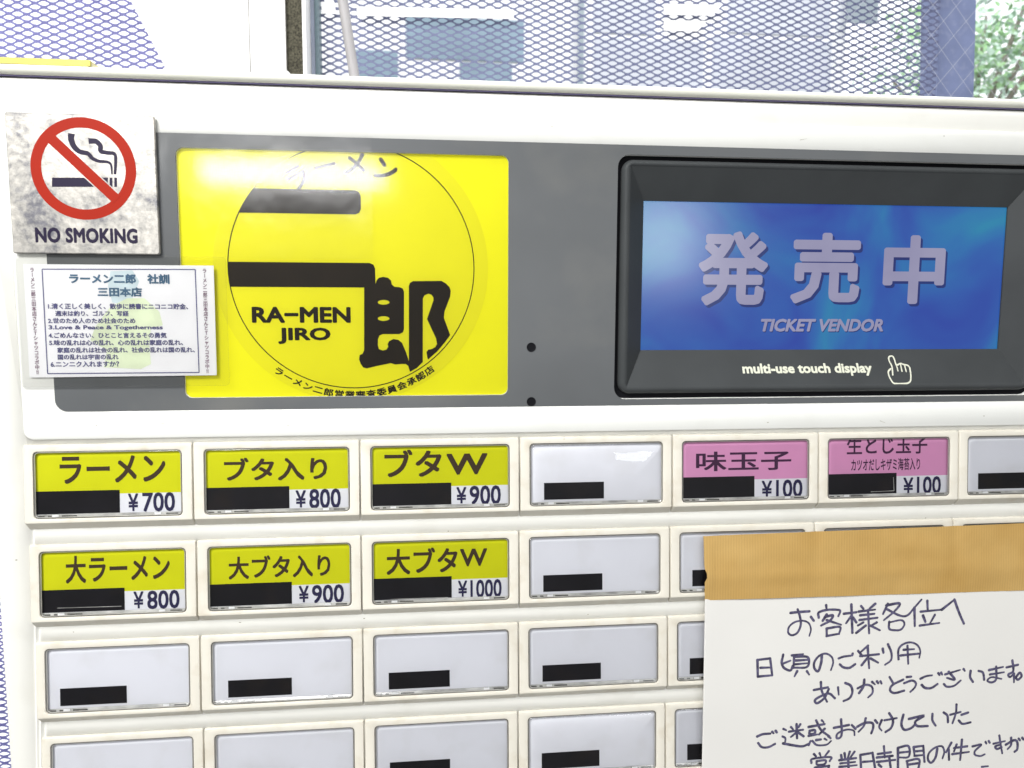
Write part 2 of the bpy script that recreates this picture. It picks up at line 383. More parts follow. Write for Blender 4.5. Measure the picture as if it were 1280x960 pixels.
# raised upper panel
U = -1.0
g = G()
pl = lambda i, d: at_d(rr(2.4 + i, 1.7 + i, 421 - i, 118.6 - i, 3.4 - i, 6), d)
g.loft([pl(-.0, .1), pl(0, -.45), pl(.15, -.8), pl(.6, U)])
outer = [(p[0], p[2]) for p in pl(.6, U)]
WIN = (58.2, 16.3, 175.5, 104.6)
BZ = (216.4, 14.2, 391.4, 106.0)
holes = [rr(*WIN, 2.6, 6), rr(*BZ, 4.6, 6)]
g.plate(outer, holes, flat(U))
for h in holes: g.loft([at_d(h, U), at_d(h, 2.0)])
fix(g.obj('upper_panel', M['ivory_panel'], machine, True, 30))
g = G()
g.plate(rr(13.7, 11.8, 409, 109.5, 4.2, 8), holes, flat(U - .12), .10)
for h in holes: g.loft([at_d(h, U - .12), at_d(h, U + .5)])
grey = fix(g.obj('grey_display_panel', M['grey'], machine))
for px, py in ((664, 434), (664, 502)):
    x, z = up(px, py, U); g = G()
    circ = [(x + 1.75 * math.cos(R(a)), z + 1.75 * math.sin(R(a))) for a in range(0, 360, 20)]
    g.plate(circ, [], flat(U - .16)); ci = [(x + 1.2 * math.cos(R(a)), z + 1.2 * math.sin(R(a))) for a in range(0, 360, 20)]
    g.loft([at_d(circ, U - .16), at_d(circ, U - .3), at_d(ci, U - .2)])
    g.obj('sensor_hole', M['hole'], machine)

# logo window: yellow sheet behind a clear pane
g = G(); g.plate(rr(WIN[0] - 2, WIN[1] - 2, WIN[2] + 2, WIN[3] + 2, 1, 2), [], flat(.35), .3)
g.obj('yellow_sheet', M['yellow'], machine)
g = G(); g.plate(rr(WIN[0] + .1, WIN[1] + .1, WIN[2] - .1, WIN[3] - .1, 2.5, 4), [], flat(-.75))
g.obj('window_pane', M['pane'], machine)

# display bezel
BX0, BZ0, BX1, BZ1 = 218.2, 16.2, 389.8, 104.4
IX0, IZ0, IX1, IZ1 = 221.5, 19.3, 386.4, 101.9
SX0, SZ0, SX1, SZ1 = 228.3, 32.6, 379.6, 90.0
g = G()
def bl(t, d, r):  # loop between outer rim and inner rim
    a = (BX0 + (IX0 - BX0) * t, BZ0 + (IZ0 - BZ0) * t, BX1 + (IX1 - BX1) * t, BZ1 + (IZ1 - BZ1) * t)
    return at_d(rr(*a, r, 6), d)
g.loft([bl(0, 4, 4.4), bl(0, .6, 4.4), bl(.12, -.5, 4.0), bl(.38, -1.3, 3.0), bl(.62, -1.45, 2.2), bl(.85, -1.25, 1.0), bl(1, -.9, .3)])
rim = fix(g.obj('display_bezel', M['bezel'], machine, True, 60))
g = G()
A_ = [(IX0, -.9, IZ0), (IX1, -.9, IZ0), (IX1, -.9, IZ1), (IX0, -.9, IZ1)]
B_ = [(SX0, 5.4, SZ0), (SX1, 5.4, SZ0), (SX1, 5.4, SZ1), (SX0, 5.4, SZ1)]
C_ = [(p[0], 6.8, p[2]) for p in B_]
g.loft([A_, B_, C_])
g.obj('bezel_slope', M['bezel'], rim)
g = G(); gl = rr(BZ[0] - .6, BZ[1] - .6, BZ[2] + .6, BZ[3] + .6, 4.8, 6)
g.plate(gl, [rr(BX0 + .4, BZ0 + .4, BX1 - .4, BZ1 - .4, 4.2, 6)], flat(1.9)); g.obj('bezel_gap', M['gap'], rim)
g = G(); g.plate([(SX0 - .5, SZ0 - .5), (SX1 + .5, SZ0 - .5), (SX1 + .5, SZ1 + .5), (SX0 - .5, SZ1 + .5)], [], flat(6.1), .4)
scr = g.obj('touch_screen', M['screen'], machine)
shift = (.9, -1.0)
for bb, ch in (((873, 289, 960, 382), '発'), ((989, 291, 1075.5, 379.5), '売'), ((1104, 294, 1181, 380), '中')):
    b = pbox(*bb, 6.0)
    g = G(); text_box(g, ch, (b[0] + shift[0], b[1] + shift[1], b[2] + shift[0], b[3] + shift[1]), flat(6.07), .035); g.obj('lettering_shadow', M['screen_shadow'], scr)
    g = G(); text_box(g, ch, b, flat(6.0), .032); g.obj('lettering', M['screen_text'], scr)
b = pbox(951, 398.5, 1104, 414.5, 6.0)
g = G(); text_box(g, 'TICKET VENDOR', (b[0] + .3, b[1] - .35, b[2] + .3, b[3] - .35), flat(6.06), .04, .2); g.obj('lettering_shadow', M['screen_shadow'], scr)
g = G(); text_box(g, 'TICKET VENDOR', b, flat(6.0), .04, .2); g.obj('lettering', M['screen_text'], scr)
# writing on the sloping lower bezel
def slope(x, z):
    t = (z - IZ0) / (SZ0 - IZ0); return (x, -.9 + 6.3 * t - .06, z)
def up_slope(px, py):
    d = 2.
    for _ in range(8): x, z = up(px, py, d); d = slope(x, z)[1]
    return x, z
def sl_box(x0, y0, x1, y1):
    a = up_slope(x0, y1); c = up_slope(x1, y0); return (a[0], a[1], c[0], c[1] + .0)
g = G()
a = up_slope(929, 469); c = up_slope(1089, 457)
zb = (up_slope(1009, 466.5)[1]); zt = up_slope(1009, 454)[1]
text_box(g, 'multi-use touch display', (a[0], zb, c[0], zt), slope, .038, 0, fit='multi-use touch disla')
g.obj('touch_lettering', M['touch_ink'], machine)
g = G()
H = [(1063, 190), (1058, 140), (1040, 100), (1040, 80), (1055, 74), (1070, 85), (1085, 128), (1110, 120), (1130, 126), (1155, 132), (1168, 150), (1175, 210), (1165, 235), (1140, 243), (1075, 243), (1055, 225), (1040, 195), (1036, 170), (1050, 152)]
H = [(900 + x / 4.923, 430 + y / 4.923) for x, y in H]
ribbon(g, [up_slope(*p) for p in H], .62, slope, smooth=True)
for L_ in ([(1085, 128), (1095, 165)], [(1110, 122), (1120, 168)], [(1135, 128), (1146, 170)]):
    ribbon(g, [up_slope(900 + x / 4.923, 430 + y / 4.923) for x, y in L_], .5, lambda x, z: tuple(Vector(slope(x, z)) + Vector((0, -.02, 0))), smooth=False)
g.obj('pointing_hand_icon', M['touch_ink'], machine)

# ------------------------------------------------------------------ button grid
OX0, OX1, OZ0, OZ1 = 3.9, 56.2, -26.65, -2.55      # opening in the frame
HB = 3.3                                          # how far the lower edge of a button stands proud
def face(z): return -1.0 - (HB - 1.0) * (-z) / 28.1
def tilt(off=0.0, ox=0., oz=0.): return lambda x, z: (x + ox, face(z) + off, z + oz)
def frame_geo(x0):
    g = G(); x1 = 59.72; zb = -28.2
    o = lambda i, dd, zbot: [(p[0], face(p[1]) + dd, p[1]) for p in rr(x0 + i, zbot + i, x1 - i, -.35 - i, max(.12, .5 - i), 3)]
    base = [(p[0], .05, p[1]) for p in rr(x0, -31.2, x1, -.15, .4, 3)]
    inner = lambda i, dd: [(p[0], face(p[1]) + dd, p[1]) for p in rr(OX0 - i + (x0 - .28) * .7, OZ0 - i, OX1 + i, OZ1 + i, 1.5 + i, 3)]
    g.loft([base, o(0, .25, zb), o(.12, .06, zb), o(.35, 0, zb), inner(.3, 0), inner(.08, .08), inner(0, .3), inner(0, 2.4)])
    return g
def build_cover(warp=0., x0=0.):
    g = G(); loops = []
    prof_ = ((.25, .55), (.36, .28), (.60, .20)) if not warp else ((.25, .55), (.45, .22), (1.0, .10), (2.2, .02), (3.2, -.02), (4.5, -.06), (6, -.09), (8, -.12), (10, -.13), (11.5, -.14))
    for i, h in prof_:
        L = []
        for p in rr(OX0 + i + x0, OZ0 + i, OX1 - i, OZ1 - i, max(.3, 1.5 - i * .4), 3):
            wv = -warp * (.9 * (1 - ((11.8 - i) / 11.8) ** 2) * (1 + .10 * math.sin(p[0] * .22)) + .03 * math.sin(p[0] * .5))
            L.append((p[0], face(p[1]) + h + wv, p[1]))
        loops.append(L)
    g.loft(loops, cap1=True); return g
frames = {}
LBL = {  # col,row : (kind, name text pieces, price pieces)  pixel boxes from the photograph
 (0, 0): ('y', [('ラーメン', (74.5, 569.5, 207, 603.5))], [('¥', (160.2, 617, 173, 638.5)), ('700', (178, 615.5, 218.8, 639))]),
 (1, 0): ('y', [('ブタ入り', (280, 571.5, 409, 600.5))], [('¥', (369.5, 613, 382.5, 634)), ('800', (386.5, 611, 426, 635))]),
 (2, 0): ('y', [('ブタ', (480.5, 562, 552, 596)), ('W', (558, 567, 609.5, 593))], [('¥', (570.5, 609, 583, 629)), ('900', (587, 607, 626, 630.5))]),
 (4, 0): ('p', [('味玉子', (870, 564, 989, 588))], [('¥', (952, 601, 965, 621)), ('100', (970, 599.5, 1003, 621.5))]),
 (5, 0): ('p', [('生とじ玉子', (1058.5, 545.0, 1159, 567.5)), ('カツオだしキザミ海苔入り', (1064, 573, 1150, 588))], [('¥', (1129, 597, 1141.5, 616.5)), ('100', (1146, 595.5, 1176, 617))]),
 (0, 1): ('y', [('大ラーメン', (81.8, 693.5, 212.5, 727))], [('¥', (167, 739.5, 179.5, 760)), ('800', (184, 738, 224.5, 760.5))]),
 (1, 1): ('y', [('大ブタ入り', (285.5, 694, 413, 722))], [('¥', (373.5, 732.5, 386, 752.5)), ('900', (390, 731, 430, 753.5))]),
 (2, 1): ('y', [('大ブタ', (483, 685, 572, 717)), ('W', (575, 686, 609, 707.5))], [('¥', (572.5, 726, 584, 745.5)), ('1000', (588, 724.5, 627, 746.6))]),
}
BOLD = {'y': .021, 'p': .016}
CARD = 1.6   # depth of the card behind the frame face
protos = {}
def btn(col, row):
    ox, oz = col * PITCH, -row * ROW
    x0 = 2.0 if col == 0 else .28
    key = ('f', x0)
    if key not in protos:
        protos[key] = (fix(frame_geo(x0).obj('menu_button', M['frame'], machine, True, 35)), (0, 0)); fr = protos[key][0]
        # move the first one to its own cell
        dlt = Vector((ox, 0, oz)) / 1000; fr.location += dlt; WO[fr.name] += dlt; protos[key] = (fr, (ox, oz))
    else:
        s, (sx, sz) = protos[key]; fr = share('menu_button', s, (ox - sx, 0, oz - sz), machine)
    def sub(name, key, geo, m, smooth=False, sharp=None):
        if key not in protos:
            o = geo().obj(name, m, fr, smooth, sharp)
            dlt = Vector((ox, 0, oz)) / 1000; o.location += dlt; WO[o.name] += dlt; protos[key] = (o, (ox, oz)); return o
        s, (sx, sz) = protos[key]; return share(name, s, (ox - sx, 0, oz - sz), fr)
    xo = (x0 - .28) * .7
    lo = (OX0 + xo - .2, OZ0 - .2, OX1 + .2, OZ1 + .2)
    kind = LBL.get((col, row), ('b',))[0]
    odd = (col, row) == (3, 3)
    # card
    LX = OX0 + xo + 1.2
    def card():
        g = G(); mp = tilt(CARD)
        if kind == 'b':
            g.plate([(lo[0], lo[1]), (lo[2], lo[1]), (lo[2], lo[3]), (lo[0], lo[3])], [], mp); return g
        g.plate([(lo[0], -18.4), (lo[2], -18.4), (lo[2], lo[3]), (lo[0], lo[3])], [], mp, m=1)
        g.plate([(lo[0], lo[1]), (lo[2], lo[1]), (lo[2], -18.4), (lo[0], -18.4)], [], mp, m=0)
        return g
    kk = ('card', kind, x0)
    if kk not in protos:
        o = card().obj('label_card', None, fr, mats=[M['card_white'], M['card_yellow'] if kind == 'y' else M['card_pink']])
        dlt = Vector((ox, 0, oz)) / 1000; o.location += dlt; WO[o.name] += dlt; protos[kk] = (o, (ox, oz))
    else:
        s, (sx, sz) = protos[kk]; share('label_card', s, (ox - sx, 0, oz - sz), fr)
    # black indicator window
    def win():
        g = G(); mp = tilt(CARD - .08)
        r = (9.6, -24.5, 33.1, -18.0) if kind == 'b' else (lo[0], -25.3, 34.0, -17.05)
        g.plate([(r[0], r[1]), (r[2], r[1]), (r[2], r[3]), (r[0], r[3])], [], mp)
        return g
    sub('indicator_window', ('win', kind, x0), win, M['lamp_black'])
    # lower acrylic ledge, dark ends, clips
    def ledge():
        g = G(); g.plate([(lo[0], OZ0 - .1), (lo[2], OZ0 - .1), (lo[2], OZ0 + 1.35), (lo[0], OZ0 + 1.35)], [], lambda x, z: (x, face(z) + .85 + .35 * (z - OZ0) / 1.15, z)); return g
    sub('cover_ledge', ('ledge', x0), ledge, M['ledge'])
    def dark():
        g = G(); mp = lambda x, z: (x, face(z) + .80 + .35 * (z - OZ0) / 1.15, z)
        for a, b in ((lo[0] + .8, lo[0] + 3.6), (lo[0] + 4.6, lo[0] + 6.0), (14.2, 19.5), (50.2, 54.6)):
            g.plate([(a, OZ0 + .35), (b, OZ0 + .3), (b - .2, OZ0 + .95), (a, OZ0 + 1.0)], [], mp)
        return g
    sub('ledge_dark_notch', ('dark', x0), dark, M['ledge_dark'])['kind'] = 'stuff'
    for cx in (12.2, 47.4):
        def clip(cx=cx):
            g = G(); mp = lambda x, z: (x, face(z) + .62, z)
            g.plate([(cx - 1.1, OZ0 + .15), (cx + 1.1, OZ0 + .15), (cx + 1.1, OZ0 + 1.3), (cx - 1.1, OZ0 + 1.3)], [], mp, .3); return g
        sub('cover_clip', ('clip', cx), clip, M['clip'])
    # cover edge line (thin bright and dark acrylic rims) and the clear cover itself
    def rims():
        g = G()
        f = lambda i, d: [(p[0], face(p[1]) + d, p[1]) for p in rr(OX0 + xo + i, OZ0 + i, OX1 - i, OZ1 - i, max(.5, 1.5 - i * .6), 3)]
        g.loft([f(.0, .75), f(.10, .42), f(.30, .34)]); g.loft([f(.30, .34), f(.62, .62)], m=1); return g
    k2 = ('rims', x0)
    if k2 not in protos:
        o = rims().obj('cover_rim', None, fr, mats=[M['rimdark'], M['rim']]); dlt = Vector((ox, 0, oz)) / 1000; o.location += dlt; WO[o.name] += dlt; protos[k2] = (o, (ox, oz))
    else:
        s, (sx, sz) = protos[k2]; share('cover_rim', s, (ox - sx, 0, oz - sz), fr)
    wp = 1.0 if (col, row) in ((3, 0), (3, 3)) else 0.
    sub('clear_cover', ('cover', x0, wp), lambda: build_cover(wp, xo), M['cover_warp' if wp else 'cover'], True, 60 if wp else 6)
    # printing
    if kind != 'b':
        ink = M['ink_name'] if kind == 'y' else M['ink_plum']
        _, names, prices = LBL[(col, row)]
        def onface(px0, py0, px1, py1):
            zc = up((px0 + px1) / 2, (py0 + py1) / 2)[1] - oz
            return pbox(px0, py0, px1, py1, face(zc) + CARD)
        for nm, pb in names:
            b = onface(*pb); g = G()
            text_box(g, nm, b, lambda x, z: (x, face(z - oz) + CARD - .05, z), BOLD[kind] if len(nm) < 8 else .016)
            if (col, row) == (5, 0) and nm.startswith('生'):
                # upper line of this card is cut off by the frame edge
                for v in g.v: v.z = min(v.z, oz + lo[3] - .1)
            g.obj('name_lettering', ink, fr)
        g = G()
        for nm, pb in prices:
            text_box(g, nm, onface(*pb), lambda x, z: (x, face(z - oz) + CARD - .10, z), .018)
        g.obj('price_lettering', M['ink_navy'], fr)
        lines = {(0, 1): [((72, 759.8), (152, 757.4))], (2, 1): [((488, 748.6), (560, 746.2))], (5, 0): [((1088, 614.5), (1117, 613.2)), ((1117, 613.2), (1117, 596.5))]}.get((col, row))
        if lines:
            g = G()
            for a, b in lines:
                dl = face(-22) + CARD
                ribbon(g, [Vector(up(*a, dl)), Vector(up(*b, dl))], .17, lambda x, z: (x, face(z - oz) + CARD - .14, z), cap=False, smooth=False)
            g.obj('indicator_glint', M['ledge'], fr)  # thin pale lines drawn as reflections in the indicator windows
    return fr
for row in range(4):
    for col in range(7):
        if row >= 2 and col >= 5: continue
        btn(col, row)

# small scuffs and specks on the housing
g = G()
for px, py, r_, d_ in [(455, 773, .45, -.05), (1157, 647.5, .35, -.05), (92, 790, .3, -.05), (560, 664, .3, -.05), (300, 778, .35, -.05), (735, 768, .28, -.05), (20, 700, .4, -.05), (960, 528, .35, U - .04), (360, 532, .3, U - .04), (1230, 520, .3, U - .04), (120, 532, .25, U - .04), (690, 158, .25, U - .04), (1180, 170, .3, U - .04)]:
    x, z = up(px, py, d_); P = [(x + r_ * random.uniform(.5, 1.5) * math.cos(R(a)), z + r_ * random.uniform(.3, .7) * math.sin(R(a))) for a in range(0, 360, 45)]
    g.plate(P, [], flat(d_))
for px, py, L_, an, d_ in [(705, 549.5, 1.3, 88, -1.35), (30, 600, 2.0, 70, -.05), (1000, 175, 3.0, 12, U - .04), (560, 520, 4.0, 5, U - .04), (1100, 526, 2.5, -20, U - .04), (200, 530, 3.5, 8, U - .04)]:
    x, z = up(px, py, d_); ribbon(g, [Vector((x, z)), Vector((x + L_ * math.cos(R(an)), z + L_ * math.sin(R(an))))], .16, flat(d_), .05, cap=False, smooth=False)
g.obj('scuff_marks', M['scuff'], machine)['kind'] = 'stuff'

# ------------------------------------------------------------------ round logo sticker in the window
SC = (118.6, 63.5); RR_, RO = 44.2, 49.4; SD = .22
st = root('round_sticker', SC[0], SC[1], SD)
tag(st, 'round yellow ramen shop sticker with thin black ring and bold black characters in the window', 'sticker')
def circ(r, a0=0, a1=360, n=96, c=SC): return [(c[0] + r * math.cos(R(a0 + (a1 - a0) * k / n)), c[1] + r * math.sin(R(a0 + (a1 - a0) * k / n))) for k in range(n if a1 - a0 == 360 else n + 1)]
def cut(P):  # the sticker is trimmed to the window, 1.5 mm beyond its edge
    return [(min(max(x, WIN[0] - 1.5), WIN[2] + 1.5), min(max(z, WIN[1] - 1.5), WIN[3] + 1.5)) for x, z in P]
g = G(); g.plate(cut(circ(RO)), [], flat(SD), .1); g.obj('disc', M['yellow_disc'], st)
g = G(); g.loft([at_d(cut(circ(RR_ + .18)), SD - .05), at_d(cut(circ(RR_ - .18)), SD - .05)]); g.obj('ring_line', M['ink_brown'], st)
def clipc(P):  # keep inside the ring
    out = []
    for x, z in P:
        v = Vector((x - SC[0], z - SC[1])); 
        if v.length > RR_: v *= RR_ / v.length
        out.append((SC[0] + v.x, SC[1] + v.y))
    return out
def dens(P, s=1.2):
    out = []
    for i in range(len(P)):
        a = Vector(P[i]); b = Vector(P[(i + 1) % len(P)]); n = max(1, int((b - a).length / s))
        for k in range(n): out.append(tuple(a.lerp(b, k / n)))
    return out
def rc(P, it=2):  # corner rounding
    for _ in range(it):
        Q = []
        for i in range(len(P)):
            a = Vector(P[i - 1]); b = Vector(P[i]); c = Vector(P[(i + 1) % len(P)])
            t1 = min(.3, 1.2 / max(.01, (b - a).length)); t2 = min(.3, 1.2 / max(.01, (c - b).length))
            Q += [tuple(b.lerp(a, t1)), tuple(b.lerp(c, t2))]
        P = Q
    return P
def pxs(P, o, k, d): return [up(o[0] + x / k, o[1] + y / k, d) for x, y in P]
# upper bar
z1, z0 = up(380, 236.3, SD)[1], up(380, 267, SD)[1]; xr = up(451, 252, SD)[0]
ce = lambda z: SC[0] - math.sqrt(max(0, RR_ ** 2 - (z - SC[1]) ** 2))
P = [(ce(z0 + (z1 - z0) * k / 8), z0 + (z1 - z0) * k / 8) for k in range(9)] + [(xr - 2.0, z1), (xr - .6, z1 - .6), (xr, z1 - 2.0), (xr, z0 + 2.0), (xr - .6, z0 + .6), (xr - 2.0, z0)]
g = G(); g.plate(P, [], flat(SD - .08)); g.obj('upper_bar', M['ink_brown'], st)
z1, z0 = up(380, 328, SD)[1], up(380, 359, SD)[1]; xr = up(469, 340, SD)[0]
P = [(ce(z0 + (z1 - z0) * k / 8), z0 + (z1 - z0) * k / 8) for k in range(9)] + [(xr - 2.0, z1), (xr - .6, z1 - .6), (xr, z1 - 2.0), (xr, z0), (xr - 4, z0)]
g = G(); g.plate(P, [], flat(SD - .06)); g.obj('lower_bar', M['ink_brown'], st)
o_, k_ = (440, 330), 6.4
Lp = [(97, 150), (97, 690), (85, 718), (62, 728), (57, 762), (70, 800), (90, 828), (120, 835), (200, 815), (310, 793), (345, 804), (400, 799), (430, 800), (450, 815), (458, 846), (464, 858),
      (470, 800), (455, 775), (430, 700), (400, 630), (370, 606), (330, 600), (297, 618), (285, 640), (290, 662), (275, 685), (245, 692), (215, 680), (207, 650), (208, 600), (220, 572), (245, 561), (380, 560), (408, 546), (416, 520),
      (416, 220), (405, 195), (380, 185), (340, 182), (318, 162), (312, 132), (290, 111), (250, 103), (215, 110), (197, 132), (189, 158), (186, 120), (150, 120)]
el = lambda cx, cy, rx, ry: [(cx + rx * math.cos(R(a)), cy + ry * math.sin(R(a))) for a in range(0, 360, 20)]
g = G(); g.plate(clipc(pxs(Lp, o_, k_, SD)), [pxs(el(253, 306, 47, 19), o_, k_, SD), pxs(el(253, 436, 47, 19), o_, k_, SD)], flat(SD - .09))
g.obj('bold_character_left', M['ink_brown'], st)
Rp = [(464, 862), (455, 800), (455, 175), (465, 150), (490, 137), (715, 135), (750, 155), (780, 185), (790, 215), (785, 260), (740, 380), (735, 430), (785, 568),
      (740, 630), (680, 700), (610, 762), (604, 755), (596, 705), (610, 685), (640, 680), (665, 665), (680, 640), (672, 595), (600, 440), (652, 290), (650, 265), (635, 245), (610, 237), (580, 250), (567, 275), (566, 784), (520, 830)]
g = G(); g.plate(clipc(dens(pxs(Rp, o_, k_, SD), 1.0)), [], flat(SD - .11)); g.obj('bold_character_right', M['ink_brown'], st)
g = G(); text_box(g, 'RA−MEN', pbox(314.8, 383.5, 438.3, 403.5, SD), flat(SD - .08), .040); g.obj('lettering', M['ink_brown'], st)
g = G(); text_box(g, 'JIRO', pbox(347.7, 409.5, 413.3, 430, SD), flat(SD - .08), .040); g.obj('lettering', M['ink_brown'], st)
# text along the lower rim
s = 'ラーメン二郎営業審査委員会承認店'
pa = up(350, 462.5, SD); pb = up(535, 461, SD)
a0 = math.degrees(math.atan2(pa[1] - SC[1], pa[0] - SC[0])); a1 = math.degrees(math.atan2(pb[1] - SC[1], pb[0] - SC[0]))
if a0 > 0: a0 -= 360
g = G()
for i, ch in enumerate(s):
    a = R(a0 + (a1 - a0) * i / (len(s) - 1)); r = 46.75
    vs, fs, ly = embolden(*text_raw(ch), .03)
    cx, cz = SC[0] + r * math.cos(a), SC[1] + r * math.sin(a); rot = a + math.pi / 2; k = 4.0
    vv = []
    for x, y in vs:
        x = (x - .5) * k * .93; y = (y - .38) * k * .74
        vv.append((cx + x * math.cos(rot) - y * math.sin(rot), SD - .06 - .003 * ly[len(vv)], cz + x * math.sin(rot) + y * math.cos(rot)))
    g.add(vv, fs)
g.obj('rim_lettering', M['ink_brown'], st)
g = G()
pm = up(444, 204, SD); pn = up(481, 213, SD)
am, an = [math.atan2(p[1] - SC[1], p[0] - SC[0]) for p in (pm, pn)]; rm = (Vector(pm) - Vector(SC)).length; st_a = am - an
for i, ch in enumerate('ラーメン'):
    a = am + st_a * (2 - i); vs, fs, ly = embolden(*text_raw(ch), .025); k = 9.5
    cx, cz = SC[0] + rm * math.cos(a), SC[1] + rm * math.sin(a); rot = a - math.pi / 2
    vv = []
    for x, y in vs:
        x = (x - .5) * k; y = (y - .38) * k
        q = (cx + x * math.cos(rot) - y * math.sin(rot), cz + x * math.sin(rot) + y * math.cos(rot))
        vv.append((q[0], SD - .06 - .003 * ly[len(vv)], min(q[1], WIN[3] + 1.5)))
    g.add(vv, fs)
g.obj('top_lettering', M['ink_brown'], st)

# wrinkled clear film taped over the top left of the window
g = G(); nx, nz_ = 40, 22
fx0, fz1 = 52.9, 110.6; fx1, fz0 = 126.0, 66.5
V_ = []
for j in range(nz_ + 1):
    for i in range(nx + 1):
        u, v = i / nx, j / nz_
        x = fx0 + (fx1 - fx0) * u; z = fz0 + (fz1 - fz0) * v
        if j == nz_: z += .35 * noise.noise(Vector((x * .5, 0, 0)))
        dd = -1.55 + .10 * noise.noise(Vector((x * .10, z * .04, 3))) + .025 * noise.noise(Vector((x * .35, z * .06, 9)))
        V_.append((x, dd, z))
g.add(V_, [(j * (nx + 1) + i, j * (nx + 1) + i + 1, (j + 1) * (nx + 1) + i + 1, (j + 1) * (nx + 1) + i) for j in range(nz_) for i in range(nx)])
o = g.obj('clear_film', M['film'], None, True)
tag(o, 'wrinkled clear plastic film catching the lamp glare over the top left of the yellow window', 'plastic film')

# ------------------------------------------------------------------ no smoking plate
NX0, NZ0, NX1, NZ1 = 3.6, 67.3, 52.2, 114.6
ND = -3.0
sg = root('no_smoking_sign', (NX0 + NX1) / 2, (NZ0 + NZ1) / 2, ND)
tag(sg, 'square tarnished and mottled steel NO SMOKING plate with red prohibition ring at the top left', 'sign')
g = G(); q = lambda i, d: at_d(rr(NX0 + i, NZ0 + i, NX1 - i, NZ1 - i, .7, 3), d)
g.loft([q(.5, U), q(0, -1.7), q(0, -2.6), q(.35, ND)], cap0=True, cap1=True); fix(g.obj('plate', M['steel_sign'], sg, True, 30))
NC = up(104.6, 211.0, ND); RO_, RI_ = 17.25, 13.75
g = G(); g.loft([at_d(circ(RO_, c=NC), ND - .04), at_d(circ(RI_, c=NC), ND - .04)])
g.obj('red_ring', M['red'], sg)
g = G(); dv = Vector((1, -.985)).normalized(); nv = Vector((-dv.y, dv.x)); hw = 1.75; C0 = Vector(NC)
P = [C0 - dv * 14.6 + nv * hw, C0 - dv * 14.6 - nv * hw, C0 + dv * 14.6 - nv * hw, C0 + dv * 14.6 + nv * hw]
g.plate([tuple(p) for p in P], [], flat(ND - .10)); g.obj('red_bar', M['red'], sg)
g = G(); P2 = [C0 - dv * 13.6 + nv * (hw + .35), C0 - dv * 13.6 - nv * (hw + .35), C0 + dv * 13.6 - nv * (hw + .35), C0 + dv * 13.6 + nv * (hw + .35)]
g.plate([tuple(p) for p in P2], [], flat(ND - .08)); g.obj('bar_outline', M['steel_sign'], sg)
zo = (0, 130); zk = 4.924
g = G()
for a, b_ in ((320, 585), (610, 664), (675, 692), (704, 720)):
    P = pxs([(a, 453), (b_, 453), (b_, 510), (a, 510)], zo, zk, ND); g.plate(P, [], flat(ND - .05))
g.obj('cigarette', M['sign_ink'], sg)
for L_, wa, wb in (([(440, 182), (438, 215), (455, 260), (490, 293), (540, 305), (570, 335), (610, 352), (665, 358), (685, 380), (690, 433)], 2.2, .55),
                   ([(545, 228), (590, 230), (618, 258), (620, 290), (660, 300), (700, 305), (712, 335), (708, 433)], 1.9, .9)):
    g = G(); ribbon(g, [Vector(p) for p in pxs(L_, zo, zk, ND)], wa, flat(ND - .05), wb, cap=False); g.obj('smoke_mark', M['sign_ink'], sg)
g = G(); text_box(g, 'NO SMOKING', pbox(44, 284.8, 172, 304, ND), flat(ND - .05), .045, 0, spacing=1.05); g.obj('lettering', M['sign_ink'], sg)

# ------------------------------------------------------------------ laminated motto card
CD = -1.75
cr = root('motto_card', 37, 44, CD)
tag(cr, 'small laminated white card of printed shop rules below the NO SMOKING plate', 'card')
g = G(); P = pxs([(29, 330), (267, 332), (271, 469), (37, 472)], (0, 0), 1, CD); g.plate(P[::-1], [], flat(CD), .15); g.obj('printed_card', M['cardpaper'], cr)
lz = up(40, 484, CD - .1)[1]
g = G(); g.plate(rr(2.9, lz, 74.2, 66.8, 1.6, 4), [], flat(CD - .18)); g.obj('laminate', M['lam'], cr)
g = G(); lo_ = rr(2.9, lz, 74.2, 66.8, 1.6, 4); li_ = rr(3.15, lz + .25, 73.95, 66.55, 1.4, 4)
g.loft([at_d(lo_, CD - .1), at_d(lo_, CD - .24), at_d(li_, CD - .24)]); g.obj('laminate_edge', M['lam'], cr)
ko, kk_ = (20, 320), 4.74
def cbox(x0, y0, x1, y1): return pbox(ko[0] + x0 / kk_, ko[1] + y0 / kk_, ko[0] + x1 / kk_, ko[1] + y1 / kk_, CD)
cf = flat(CD - .06)
